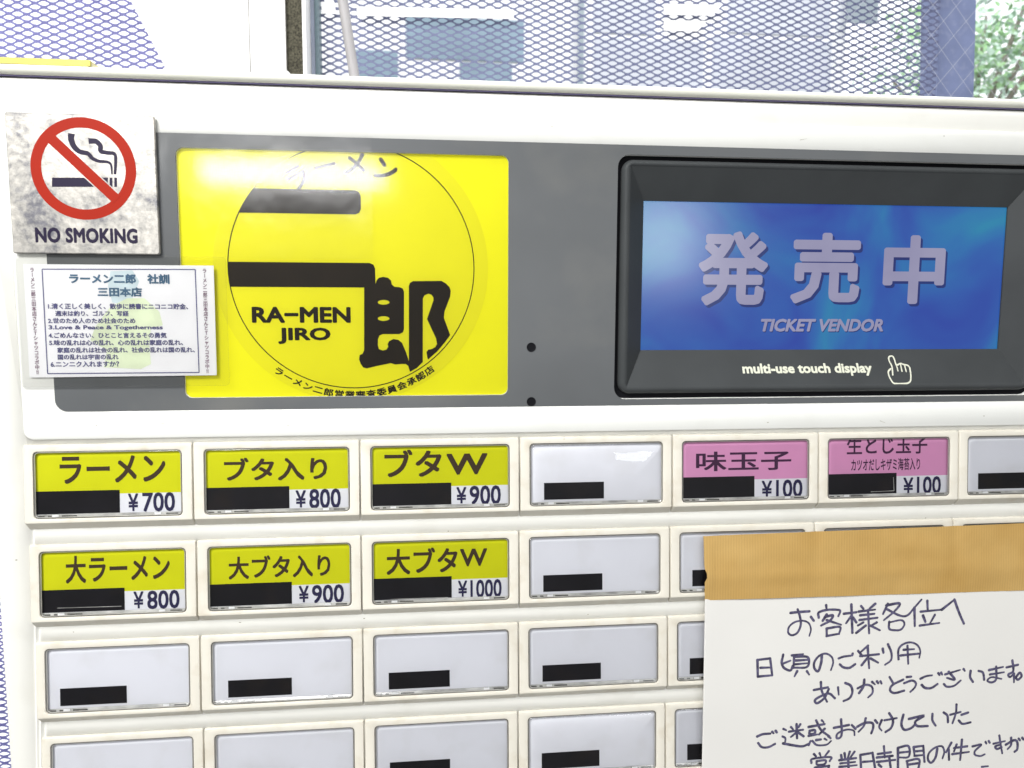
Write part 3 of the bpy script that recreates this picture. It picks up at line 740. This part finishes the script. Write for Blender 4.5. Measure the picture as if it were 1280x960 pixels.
# faint watercolour blots behind the print
for P, mm in (([(560, 90), (690, 85), (730, 150), (700, 230), (670, 290), (570, 275), (545, 180)], 'blue_blot'),
              ([(660, 250), (760, 250), (850, 330), (870, 410), (800, 430), (790, 520), (800, 640), (740, 670), (520, 660), (540, 560), (440, 500), (470, 420), (560, 300)], 'green_blot')):
    g = G(); g.plate(pxs(rc(P, 2), ko, kk_, CD), [], flat(CD - (.02 if mm[0] == 'b' else .035))); g.obj('faint_picture', M[mm], cr)
g = G(); fr4 = [Vector(p) for p in pxs([(155, 78), (1062, 80), (1085, 690), (188, 697)], ko, kk_, CD)]
for i in range(4): ribbon(g, [fr4[i], fr4[(i + 1) % 4]], .36, lambda x, z, i=i: (x, CD - .05 - .005 * i, z), cap=False, smooth=False)
g.obj('border_line', M['card_ink'], cr)
for s, bb, bd, mk in (('ラーメン二郎　社訓', (315, 105, 910, 165), .045, 'card_ink_teal'), ('三田本店', (483, 185, 747, 241), .045, 'card_ink_teal'),
                  ('1.清く正しく美しく、散歩に読書にニコニコ貯金、', (190, 281, 1020, 316), .034, 'card_ink'), ('週末は釣り、ゴルフ、写経', (233, 324, 668, 357), .034, 'card_ink'),
                  ('2.世のため人のため社会のため', (190, 367, 708, 400), .034, 'card_ink'), ('3.Love & Peace & Togetherness', (193, 410, 870, 442), .034, 'card_ink'),
                  ('4.ごめんなさい、ひとこと言えるその勇気', (193, 453, 893, 487), .034, 'card_ink'), ('5.味の乱れは心の乱れ、心の乱れは家庭の乱れ、', (197, 496, 990, 530), .034, 'card_ink'),
                  ('家庭の乱れは社会の乱れ、社会の乱れは国の乱れ、', (245, 540, 1060, 573), .034, 'card_ink'), ('国の乱れは宇宙の乱れ', (247, 582, 608, 614), .034, 'card_ink'),
                  ('6.ニンニク入れますか？', (205, 623, 612, 658), .034, 'card_ink')):
    g = G(); text_box(g, s, cbox(*bb), cf, bd); g.obj('printed_line', M[mk], cr)
vt = 'ラーメン二郎三田本店さんとTシャツコラボ中!!'
vt = vt.replace('!!', '‼')
for (xa, ya), (xb, yb) in (((95, 82), (128, 688)), ((1117, 88), (1135, 682))):
    g = G(); n = len(vt)
    for i, ch in enumerate(vt):
        t = i / (n - 1); x = xa + (xb - xa) * t; y = ya + (yb - ya) * t
        c = pxs([(x, y)], ko, kk_, CD)[0]; vs, fs, ly = embolden(*text_raw(ch), .02)
        mx = (min(v[0] for v in vs) + max(v[0] for v in vs)) / 2; kx, kz = 1.55, 1.75
        pts = []
        for a, b in vs:
            a = a - mx; b = b - .38
            if ch == 'ー': a, b = b, a
            pts.append((c[0] + a * kx, CD - .06 - .003 * ly[len(pts)], c[1] + b * kz))
        g.add(pts, fs)
    g.obj('vertical_lettering', M['card_ink_plum'], cr)

# ------------------------------------------------------------------ handwritten notice and tape
PD = -4.0
nt_ = root('handwritten_notice', 325, -100, PD)
tag(nt_, 'white paper notice handwritten in violet grey marker, hanging below the tan cloth tape', 'notice')
def pd(x, z):   # gentle curl of the sheet, left edge lifting a little
    return PD - .35 * math.exp(-((x - 253) / 9) ** 2) * (1 + .3 * math.sin(z * .06)) + .12 * math.sin(x * .03 + z * .02) + .22 * noise.noise(Vector((x * .022, z * .03, 1.7))) + .05 * abs(noise.noise(Vector((x * .05 + z * .03, z * .02 - x * .02, 5.1))))
c1 = up(881, 735, PD); c2 = up(877, 960, PD); sl = (c2[0] - c1[0]) / (c2[1] - c1[1])
tl, tr_ = up(884, 745, PD), up(1280, 735, PD); zs = (tr_[1] - tl[1]) / (tr_[0] - tl[0])
g = G(); nx, nz_ = 40, 40; V_ = []
for j in range(nz_ + 1):
    for i in range(nx + 1):
        u, v = i / nx, j / nz_; z = tl[1] + 3 - 175 * v; x = c1[0] + (z - c1[1]) * sl + 152 * u ** 1.5
        z += zs * (x - c1[0]); V_.append((x, pd(x, z), z))
nv = len(V_)
g.add(V_ + [(x, d + .1, z) for x, d, z in V_], [(j * (nx + 1) + i, j * (nx + 1) + i + 1, (j + 1) * (nx + 1) + i + 1, (j + 1) * (nx + 1) + i) for j in range(nz_) for i in range(nx)]
      + [(nv + j * (nx + 1) + i, nv + (j + 1) * (nx + 1) + i, nv + (j + 1) * (nx + 1) + i + 1, nv + j * (nx + 1) + i + 1) for j in range(nz_) for i in range(nx)]
      + [(j * (nx + 1), (j + 1) * (nx + 1), nv + (j + 1) * (nx + 1), nv + j * (nx + 1)) for j in range(nz_)])
g.obj('paper_sheet', M['paper'], nt_, True)
HW = [((970, 740), 5.12, [
 [(95,135),(140,130),(215,125)],[(140,112),(155,160),(160,210),(140,260),(105,278),(80,262),(85,225),(120,195),(170,185),(210,200),(225,240),(215,282)],[(225,160),(243,185)],
 [(322,85),(325,112)],[(275,165),(275,132),(330,115),(400,115),(412,125),(400,155)],[(325,145),(300,185)],[(315,160),(365,150),(345,185),(290,215)],[(325,180),(370,195),(418,210)],[(325,235),(325,285)],[(325,235),(410,225),(405,270)],[(325,283),(405,268)],
 [(435,140),(515,130)],[(483,80),(490,262)],[(485,150),(450,200)],[(495,165),(515,195)],[(545,90),(560,108)],[(635,75),(600,105)],[(530,125),(635,112)],[(540,150),(630,140)],[(535,180),(650,165)],[(590,115),(597,265)],[(560,195),(525,215)],[(575,215),(515,262)],[(645,195),(610,215)],[(605,215),(665,245)],
 [(715,75),(685,140)],[(705,85),(790,72),(760,120),(690,180)],[(710,110),(790,150),(840,150),(885,100),(930,48)],[(725,190),(725,235),(760,245),(800,240),(822,205),(800,180),(725,195)],
 [(885,100),(888,218)],[(967,55),(970,120)],[(925,125),(1060,112)],[(1060,112),(1140,48)],[(1140,48),(1170,130),(1202,202)],[(940,150),(955,190)],[(1015,145),(985,200)],[(920,215),(1045,198)]]),
 ((930, 795), 5.333, [
 [(90,160),(92,270)],[(90,160),(175,150)],[(175,150),(188,262)],[(110,212),(180,210)],[(92,270),(188,262)],
 [(262,125),(252,180),(270,215),(310,230),(325,200)],[(258,185),(310,165)],[(320,130),(395,122)],[(335,130),(330,215)],[(335,140),(420,140),(435,175),(415,210),(335,212)],[(340,165),(425,160)],[(340,190),(425,182)],[(355,235),(337,270)],[(420,235),(435,258)],
 [(520,130),(515,180),(495,235),(470,215),(470,175),(500,135),(545,118),(585,140),(595,180),(580,228)],
 [(632,150),(665,138),(710,132)],[(640,190),(665,210),(705,212),(742,188)],[(725,118),(722,128)],
 [(828,65),(775,112)],[(762,100),(790,135)],[(775,135),(900,122)],[(825,70),(835,215)],[(825,145),(785,195)],[(845,150),(895,178)],[(925,85),(930,112)],[(960,55),(982,110),(980,160),(940,192)],
 [(1030,155),(1030,90),(1060,55),(1110,42),(1155,60),(1175,100),(1168,145)],[(1065,92),(1135,88)],[(1045,130),(1165,118)],[(1090,65),(1095,185)]]),
 ((1000, 820), 4.571, [
 [(80,195),(160,180)],[(120,150),(125,200),(155,262)],[(165,190),(140,240),(100,270),(85,255),(110,235),(165,215),(200,242)],
 [(218,180),(222,222)],[(260,155),(290,170),(300,205),(285,240),(250,258)],
 [(330,185),(375,165),(410,175),(415,210),(390,237)],[(368,135),(362,175),(338,212)],[(412,148),(428,162)],[(440,145),(447,155)],[(460,145),(467,158)],
 [(512,120),(535,160)],[(590,135),(530,165),(515,195),(540,212),(595,198)],
 [(610,120),(635,118)],[(595,155),(640,140),(662,155),(655,180),(630,205)],
 [(688,130),(720,115),(755,110)],[(695,165),(715,182),(750,182),(785,160)],[(790,98),(797,108)],[(806,95),(812,106)],
 [(830,105),(915,80)],[(850,90),(885,135),(840,125)],[(822,160),(840,175),(880,170),(918,140)],[(935,75),(942,85)],
 [(975,85),(972,120),(988,148)],[(1020,85),(1045,95),(1052,135)],
 [(1080,80),(1160,62)],[(1085,105),(1165,92)],[(1120,60),(1120,130),(1095,150),(1070,140),(1095,120),(1150,130)],
 [(1180,65),(1245,50)],[(1213,25),(1218,85),(1190,105),(1200,120),(1222,100)],[(1222,100),(1222,150)],[(1235,118),(1255,95),(1265,115),(1245,135),(1232,125)]]),
 ((930, 870), 4.267, [
 [(70,215),(100,203),(140,200)],[(75,250),(95,272),(130,272),(165,255)],[(150,190),(157,198)],[(168,185),(174,193)],
 [(210,175),(225,182)],[(205,215),(220,225),(218,250)],[(208,252),(260,262),(310,268),(345,255)],[(250,165),(262,178)],[(300,150),(290,165)],[(240,190),(315,180)],[(280,150),(283,225)],[(278,195),(250,218)],[(290,195),(318,215)],
 [(345,165),(430,150)],[(350,185),(378,182),(375,200),(350,202),(350,185)],[(345,212),(390,205)],[(385,130),(410,180),(455,215)],[(430,175),(400,205)],[(415,130),(425,140)],[(345,262),(355,240)],[(365,240),(390,262),(440,260),(465,240)],[(385,235),(410,232)],[(430,228),(442,235)],[(450,215),(462,225)],
 [(480,170),(560,155)],[(518,125),(522,190),(515,220),(495,225),(500,200),(545,180),(585,185),(590,210)],[(575,155),(595,175)],
 [(605,165),(645,145),(685,145),(690,170),(680,200)],[(650,120),(640,160),(612,192)],[(700,130),(712,145)],
 [(735,130),(722,165),(735,185)],[(750,130),(815,118)],[(775,92),(795,130),(785,170),(755,193)],
 [(850,100),(840,150),(855,180),(890,172),(915,150)],[(880,122),(960,105),(915,135),(925,160),(980,160)],
 [(1005,95),(1005,130),(1022,158)],[(1065,88),(1085,105),(1088,140)],
 [(1100,100),(1155,85)],[(1133,45),(1130,90),(1112,145)],[(1160,100),(1195,88)],[(1145,130),(1165,148),(1208,140)]]),
 ((1000, 900), 4.571, [
 [(80,195),(92,208)],[(112,190),(118,205)],[(165,178),(142,208)],[(65,245),(72,222),(175,212),(170,235)],[(95,235),(145,230),(140,252),(98,255),(95,235)],[(85,272),(165,262)],[(88,272),(95,300)],[(165,262),(160,290)],
 [(235,200),(238,220)],[(255,190),(258,215)],[(285,182),(275,215)],[(312,182),(290,212)],[(225,230),(320,218)],[(230,248),(315,240)],[(225,268),(325,258)],[(275,215),(278,300)],
 [(345,200),(350,300)],[(345,200),(415,188)],[(415,188),(432,290)],[(360,240),(425,235)],
 [(445,195),(520,185)],[(480,150),(485,215)],[(440,215),(530,205)],[(440,240),(545,228)],[(510,210),(520,285)],[(450,255),(465,268)],
 [(560,160),(560,295)],[(560,160),(620,150),(622,210),(565,215)],[(565,188),(620,182)],[(650,155),(655,205)],[(650,155),(705,148)],[(705,148),(712,240)],[(655,180),(705,175)],[(655,205),(708,200)],[(610,235),(680,225),(675,290)],[(612,235),(618,290)],[(625,255),(675,248)],
 [(785,165),(775,215),(750,245),(732,225),(738,190),(770,160),(810,150),(825,180),(815,220)],
 [(865,130),(835,185)],[(850,165),(852,228)],[(895,140),(880,180)],[(880,160),(955,150)],[(870,195),(965,182)],[(925,112),(915,228)],
 [(985,150),(1035,140),(1000,175),(1000,198),(1030,205),(1055,195)],[(1060,125),(1065,135)],[(1078,120),(1084,130)],
 [(1105,135),(1170,120)],[(1138,88),(1145,135),(1155,190)],[(1145,140),(1115,150),(1125,165),(1150,155)],
 [(1175,140),(1220,115),(1240,125),(1240,165),(1225,180)],[(1205,100),(1205,140),(1185,165)],[(1248,105),(1255,115)],[(1268,100),(1275,110)],
 [(1040,268),(1075,264)]])]
for o2, k2, strokes in HW:
    g = G()
    for i, S_ in enumerate(strokes):
        P = pxs(S_, o2, k2, PD)
        P = [Vector(p) for p in P]
        sharp = len(P) <= 3
        ribbon(g, P, 1.12 * random.uniform(.9, 1.08), lambda x, z, i=i: (x, pd(x, z) - .04 - .012 * (i % 9), z), 1.12 * random.uniform(.62, 1.0), smooth=not (len(P) == 2), jitter=.10)
    g.obj('handwriting_line', M['pen'], nt_)

# tan cloth tape, draped over the button frames with a torn left end
TD = -4.35
g = G(); nx, nz_ = 150, 14; V_ = []
ta, tb = up(880, 671, TD + 1), up(1280, 655, TD + 1); ba, bb = up(881, 750.5, TD), up(1280, 738, TD)
for j in range(nz_ + 1):
    v = j / nz_
    for i in range(nx + 1):
        u = i / nx * 1.15
        top = Vector(ta).lerp(Vector(tb), u); bot = Vector(ba).lerp(Vector(bb), u); p = top.lerp(bot, v)
        if i == 0: p.x += .45 * noise.noise(Vector((v * 14, 1, 0))) + .22 * noise.noise(Vector((v * 45, 3, 0))) + (.9 if .5 < v < .66 else 0)
        lx = (p.x % 60)
        gapd = .35 * math.exp(-((lx - 60 if lx > 30 else lx) / 2.5) ** 2)
        dd = TD + 1.75 * (1 - v) ** 1.6 + gapd * (1 - v) + .26 * noise.noise(Vector((p.x * .05, p.y * .16, 0))) + .08 * noise.noise(Vector((p.x * .3, p.y * .3, 4))) - (.25 * math.sin(v * math.pi) if u < .03 else 0) - .22 * math.exp(-((v - .62) / .10) ** 2)
        V_.append((p.x, dd, p.y))
nv = len(V_); F1 = [(j * (nx + 1) + i, j * (nx + 1) + i + 1, (j + 1) * (nx + 1) + i + 1, (j + 1) * (nx + 1) + i) for j in range(nz_) for i in range(nx)]
E1 = [(j * (nx + 1), (j + 1) * (nx + 1), nv + (j + 1) * (nx + 1), nv + j * (nx + 1)) for j in range(nz_)] + [(i, i + 1, nv + i + 1, nv + i) for i in range(nx)] + [(nz_ * (nx + 1) + i, nz_ * (nx + 1) + i + 1, nv + nz_ * (nx + 1) + i + 1, nv + nz_ * (nx + 1) + i) for i in range(nx)]
g.add(V_ + [(x, d + .22, z) for x, d, z in V_], F1 + E1)
o = g.obj('cloth_tape', M['tape'], None, True, 50)
tag(o, 'wide tan cloth tape with a torn left end holding the handwritten notice to the buttons', 'tape')

# ------------------------------------------------------------------ behind the machine
MD = 300.0
def expanded(name, xa, za, xb, zb, m, label, clip_fn=None, tiltz=0.0, SW=5.0, LW=11.35, w=1.15):
    """expanded metal sheet of diamond cells, real strands"""
    g = G(); rows = int((zb - za) / (SW / 2)) + 1; cols = int((xb - xa) / LW) + 2
    for r in range(rows):
        z = za + r * SW / 2; off = (r % 2) * LW / 2
        for c in range(cols):
            x = xa + c * LW + off
            # strands from this knuckle up-right and up-left
            for sx in (1, -1):
                x2 = x + sx * LW / 2; z2 = z + SW / 2
                if clip_fn and not clip_fn((x + x2) / 2, (z + z2) / 2): continue
                p0 = (x + sx * .9, z + .1); p1 = (x2 - sx * .9, z2 - .1)
                pts = [(x - sx * .5, z), p0, ((x + x2) / 2, (z + z2) / 2), p1, (x2 + sx * .5, z2)]
                hw = [w * .62, w * .60, w * .40, w * .60, w * .62]
                vs = []
                for (qx, qz), h in zip(pts, hw): vs += [(qx, MD - .7 * (qz - z) / SW - .0 + (.35 if sx > 0 else 0), qz - h), (qx, MD + .3 - .7 * (qz - z) / SW + (.35 if sx > 0 else 0), qz + h)]
                g.add(vs, [(2 * k, 2 * k + 2, 2 * k + 3, 2 * k + 1) for k in range(4)])
    o = g.obj(name, m); tag(o, label, 'wire mesh'); return o
lx0 = up(0, 50, MD)[0]
pA, pB = up(176, 0, MD), up(222, 88, MD)
expanded('wire_mesh_sheet', lx0 - 90, -330, up(215, 60, MD)[0], 285, M['mesh_metal'], 'violet blue diamond mesh sheet left of the steel door post',
         lambda x, z: x < pA[0] + (z - pA[1]) * (pB[0] - pA[0]) / (pB[1] - pA[1]) and (z > 120 or x < 20), w=1.75)
MX0, MX1 = up(400, 50, MD)[0], up(1170, 60, MD)[0]
expanded('wire_mesh_sheet', up(402, 50, MD)[0], 120, up(1168, 60, MD)[0], 330, M['mesh_metal_dark'], 'long slate blue diamond mesh sheet between the steel door post and the blue grey post',
         lambda x, z: MX0 < x < MX1, w=1.6)
def vbox(g, pxa, pxb, d0, d1, za=-300, zb=420, py=50, m=0):
    g.box(up(pxa, py, d0)[0], up(pxb, py, d0)[0], d0, d1, za, zb, m)
dp = root('door_post', up(290, 50, 262)[0], -300, 280)
tag(dp, 'brushed stainless steel door post with a dark speckled seal on its right side', 'door post')
g = G(); q0, q1, q2, q3 = up(164, -30, 288), up(216, -30, 288), up(216, 95, 288), up(212, 95, 288)
g.plate([(q0[0], 330), (q1[0], 330), (q1[0], -300), (q2[0] - 6, -300), q3, up(163, 0, 288)], [], flat(288), 8); g.obj('glare_plate', M['white_paint'], dp)  # white plate added where the mesh fades into glare
g = G(); vbox(g, 212, 311.5, 262, 300); g.obj('steel_panel', M['stainless'], dp)
g = G(); vbox(g, 312.4, 357, 262, 300); g.obj('steel_panel', M['stainless'], dp)
g = G(); vbox(g, 311.5, 312.4, 263.5, 300); g.obj('panel_seam', M['teal'], dp)
g = G(); vbox(g, 357.2, 378, 266, 300); g.obj('rubber_seal', M['speckle'], dp)
g = G(); vbox(g, 378.2, 382.5, 264, 300); g.obj('white_strip', M['white_paint'], dp)
g = G(); vbox(g, 382.8, 393.5, 290, 303); g.obj('pale_edge', M['pale_blue'], dp)
g = G(); vbox(g, 393.8, 399, 288, 303); g.obj('dark_edge', M['teal'], dp)
g = G(); x, z = up(358, 90, 255); nb = 10
for k in range(3): pass
g.loft([[(x + 2.6 * s_ * math.cos(R(a)), 255 + q, z - 2.5 + 3.4 * s_ * math.sin(R(a))) for a in range(0, 360, 36)] for s_, q in ((.3, -2.2), (.8, -1.4), (1, 0), (1, 8))], cap0=True)
g.obj('corner_plug', M['white_paint'], dp, True)

bp_ = root('window_post', up(1194, 60, 310)[0], 100, 312)
tag(bp_, 'blue grey painted post at the right end of the diamond mesh', 'post')
g = G()
q0, q1, q2, q3 = up(1172, -40, 310), up(1219, -40, 310), up(1214.5, 128, 310), up(1169, 124, 310)
def ext(a, b, t): return (a[0] + (b[0] - a[0]) * t, a[1] + (b[1] - a[1]) * t)
P = [ext(q0, q3, -.6), ext(q1, q2, -.6), ext(q1, q2, 1.8), ext(q0, q3, 1.8)]
g.plate(P, [], flat(308), 22); g.obj('post_body', M['post'], bp_)

# wired glass
wg = root('wired_glass_pane', up(1120, 60, 296)[0], 150, 296)
tag(wg, 'clear window glass with fine diagonal wires at the right, before the blue grey post', 'glass pane')
xa, xb = up(1030, 60, 296)[0], up(1420, 60, 296)[0]
g = G(); g.plate([(xa, 110), (xb, 110), (xb, 330), (xa, 330)], [], flat(296)); g.obj('glass', M['glass'], wg)
g = G(); hh = 220
for sgn in (1, -1):
    for k in range(-14, 24):
        x0 = xa + k * 19 + random.uniform(-1, 1); x1 = x0 + hh * .86
        P = []
        for t in range(41):
            u = t / 40; x = x0 + (x1 - x0) * u; z = 110 + hh * (u if sgn > 0 else 1 - u)
            if xa < x < xb: P.append(Vector((x, z)))
        if len(P) > 1: ribbon(g, [P[0], P[-1]], .26, flat(295.6 + .2 * sgn), smooth=False, cap=False)
g.obj('diagonal_wire', M['wire'], wg)

# leaning rod
p0, p1 = up(419, -60, 240), up(443, 95, 240); 
dr = Vector((p1[0] - p0[0], 0, p1[1] - p0[1])).normalized(); pe = Vector((p1[0], 240, p1[1])) + dr * 30; ps = Vector((p0[0], 240, p0[1]))
sdv = Vector((dr.z, 0, -dr.x))
g = G(); rad = 3.25
g.loft([[c + sdv * rad * math.cos(R(a)) + Vector((0, 1, 0)) * rad * math.sin(R(a)) for a in range(0, 360, 24)] for c in (ps, (ps + pe) / 2, pe)], cap0=True, cap1=True)
o = fix(g.obj('leaning_rod', M['rod'], None, True, 50)); tag(o, 'thin grey rod leaning in front of the mesh just right of the steel door post', 'rod')

# yellow board on top of the machine
bd = root('yellow_board', -60, 130.4, 60)
tag(bd, 'pale yellow board lying on top of the machine at the far left', 'board')
D0 = 40.0
zt = up(50, 73, D0)[1]; zm = up(50, 80.3, D0)[1]; xe = up(112, 76, D0)[0]
g = G(); g.box(-150, xe, D0, D0 + 60, zm, zt); o = g.obj('board_face', M['board'], bd)
g = G(); g.box(-150, xe - 1, D0 + 1.5, D0 + 60, 130.3, zm - .02); g.obj('board_base', M['white_paint'], bd)
xt = up(172, 87, D0)[0]
g = G(); pts = [(xe + .05, zt - .3), (xt, 130.35), (xe + .05, 130.35)]; g.plate(pts, [], flat(D0 + 1), 58)
g.obj('board_end', M['board_side'], bd)
g = G(); x, z = up(107, 83, D0 - .5); g.box(x - .7, x + .7, D0 - .6, D0 + 1, z - 1.6, zm + .2); g.obj('tab', M['board'], bd)

# white strips added to stand for lamp glare on the window glass
for (a, b, c, d_), lab in (((446, 8, 642, 19.5), 'long white strip standing for glare low on the mesh window right of the leaning rod'),
                           ((830, 4.5, 903, 18), 'upper of two short white strips standing for glare on the mesh at mid right'),
                           ((830, 25, 884, 38), 'lower of two short white strips standing for glare on the mesh at mid right')):
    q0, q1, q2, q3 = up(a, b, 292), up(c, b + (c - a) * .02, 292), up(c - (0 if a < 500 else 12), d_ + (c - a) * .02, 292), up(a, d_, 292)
    g = G(); g.plate([q0, q1, q2, q3], [], flat(292), .8); o = g.obj('white_strip', M['white_paint']); tag(o, lab, 'white strip', 'strips standing for glare on the mesh window')
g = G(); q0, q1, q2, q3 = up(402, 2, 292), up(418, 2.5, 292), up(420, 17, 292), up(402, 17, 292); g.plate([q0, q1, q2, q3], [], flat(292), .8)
o = g.obj('white_strip', M['white_paint']); tag(o, 'small white strip standing for window glare between the dark door edge and the leaning rod', 'white strip', 'strips standing for glare on the mesh window')

# building across the street, seen blurred and bright through the mesh
FD = 5200.0
bl_ = root('pale_building', up(700, 60, FD)[0], -1200, FD)
tag(bl_, 'pale overexposed building with blue grey windows beyond the diamond mesh', 'building')
def fw(px0, py0, px1, py1, d, name, m, thick=13):
    a = up(px0, py1, d); b = up(px1, py0, d); g = G(); g.box(a[0], b[0], d, d + thick, a[1], b[1]); return g.obj(name, m, bl_)
a = up(402, 400, FD); b = up(1062, -60, FD)
g = G(); g.box(a[0], b[0], FD, FD + 2500, a[1], b[1]); g.obj('wall', M['far_wall'], bl_)
for q in ((508, 26, 655, 72, 1), (445, 64, 497, 98, 1), (575, 80, 640, 100, 1), (742, 52, 880, 135, 0), (890, 52, 1040, 135, 0), (742, -40, 820, 40, 0), (910, -40, 1040, 40, 0)):
    fw(q[0], q[1], q[2], q[3], FD - 14, 'window', M['far_glass'] if q[4] else M['far_pale'])
fw(722, -40, 731, 108, FD - 90, 'downpipe', M['far_grey'])
fw(1058, -30, 1100, 28, FD - 120, 'ventilation_hood', M['far_grey'])

# tree outside at the right
TDp = 3400.0
tx, tz = up(1200, 60, TDp)
tree = root('leafy_tree', tx + 60, tz - 1400, TDp)
tag(tree, 'sunlit bright green tree outside, showing right of the blue grey post and through the mesh', 'tree')
def limb(g, a, b, ra, rb):
    a, b = Vector(a), Vector(b); t = (b - a).normalized(); s1 = t.cross(Vector((0, 1, .1))).normalized(); s2 = t.cross(s1)
    g.loft([[c + s1 * r * math.cos(R(x)) + s2 * r * math.sin(R(x)) for x in range(0, 360, 45)] for c, r in ((a, ra), (a.lerp(b, .5) + s1 * ra * .4, (ra + rb) / 2), (b, rb))])
g = G(); base_ = Vector((tx + 60, TDp, tz - 1400)); fork = Vector((tx + 90, TDp, tz - 500)); limb(g, base_, fork, 55, 38); g.obj('trunk', M['bark'], tree, True)
ends = []
for k in range(9):
    e = fork + Vector((random.uniform(-420, 420), random.uniform(-200, 250), random.uniform(300, 900))); ends.append(e)
    g = G(); limb(g, fork, e, 20, 6); g.obj('branch', M['bark'], tree, True)
for mname, n in (('leaf', 1100), ('leaf2', 1400)):
    g = G()
    for _ in range(n):
        e = random.choice(ends); c = e.lerp(fork, random.random() * .5) + Vector((random.gauss(0, 110), random.gauss(0, 90), random.gauss(0, 100)))
        L_ = random.uniform(14, 30); ax = Vector((random.gauss(0, 1), random.gauss(0, 1), random.gauss(0, .7))).normalized(); sd = ax.cross(Vector((random.gauss(0, 1), random.gauss(0, 1), random.gauss(0, 1)))).normalized()
        nn = ax.cross(sd) * L_ * .12
        g.add([c - ax * L_, c - ax * L_ * .2 + sd * L_ * .42 + nn, c + ax * L_ * .4 + sd * L_ * .34 + nn, c + ax * L_, c + ax * L_ * .4 - sd * L_ * .34 + nn, c - ax * L_ * .2 - sd * L_ * .42 + nn], [(0, 1, 5), (1, 2, 4, 5), (2, 3, 4)])
    o = g.obj('crown', M[mname], tree)
    o['kind'] = 'stuff'

g = G(); SKY = 14000
g.add([(-60000, SKY, -30000), (60000, SKY, -30000), (60000, SKY, 60000), (-60000, SKY, 60000)], [(0, 1, 2, 3)])
m = bpy.data.materials.new('overcast_sky'); m.use_nodes = True; b = m.node_tree.nodes['Principled BSDF']
b.inputs['Base Color'].default_value = (0, 0, 0, 1); b.inputs['Specular IOR Level'].default_value = 0
b.inputs['Emission Color'].default_value = (.97, .985, 1, 1); b.inputs['Emission Strength'].default_value = 1.5
tag(g.obj('sky', m), 'white overcast sky', None, None, 'structure')

# clear sheets: faces turned towards the viewer's side so their outer face reflects
for me in {o.data for o in COL.objects if o.type == 'MESH' and o.name.split('.')[0] in ('clear_cover', 'window_pane', 'clear_film', 'laminate', 'glass')}:
    if sum(p.normal.y * p.area for p in me.polygons) > 0: me.flip_normals()
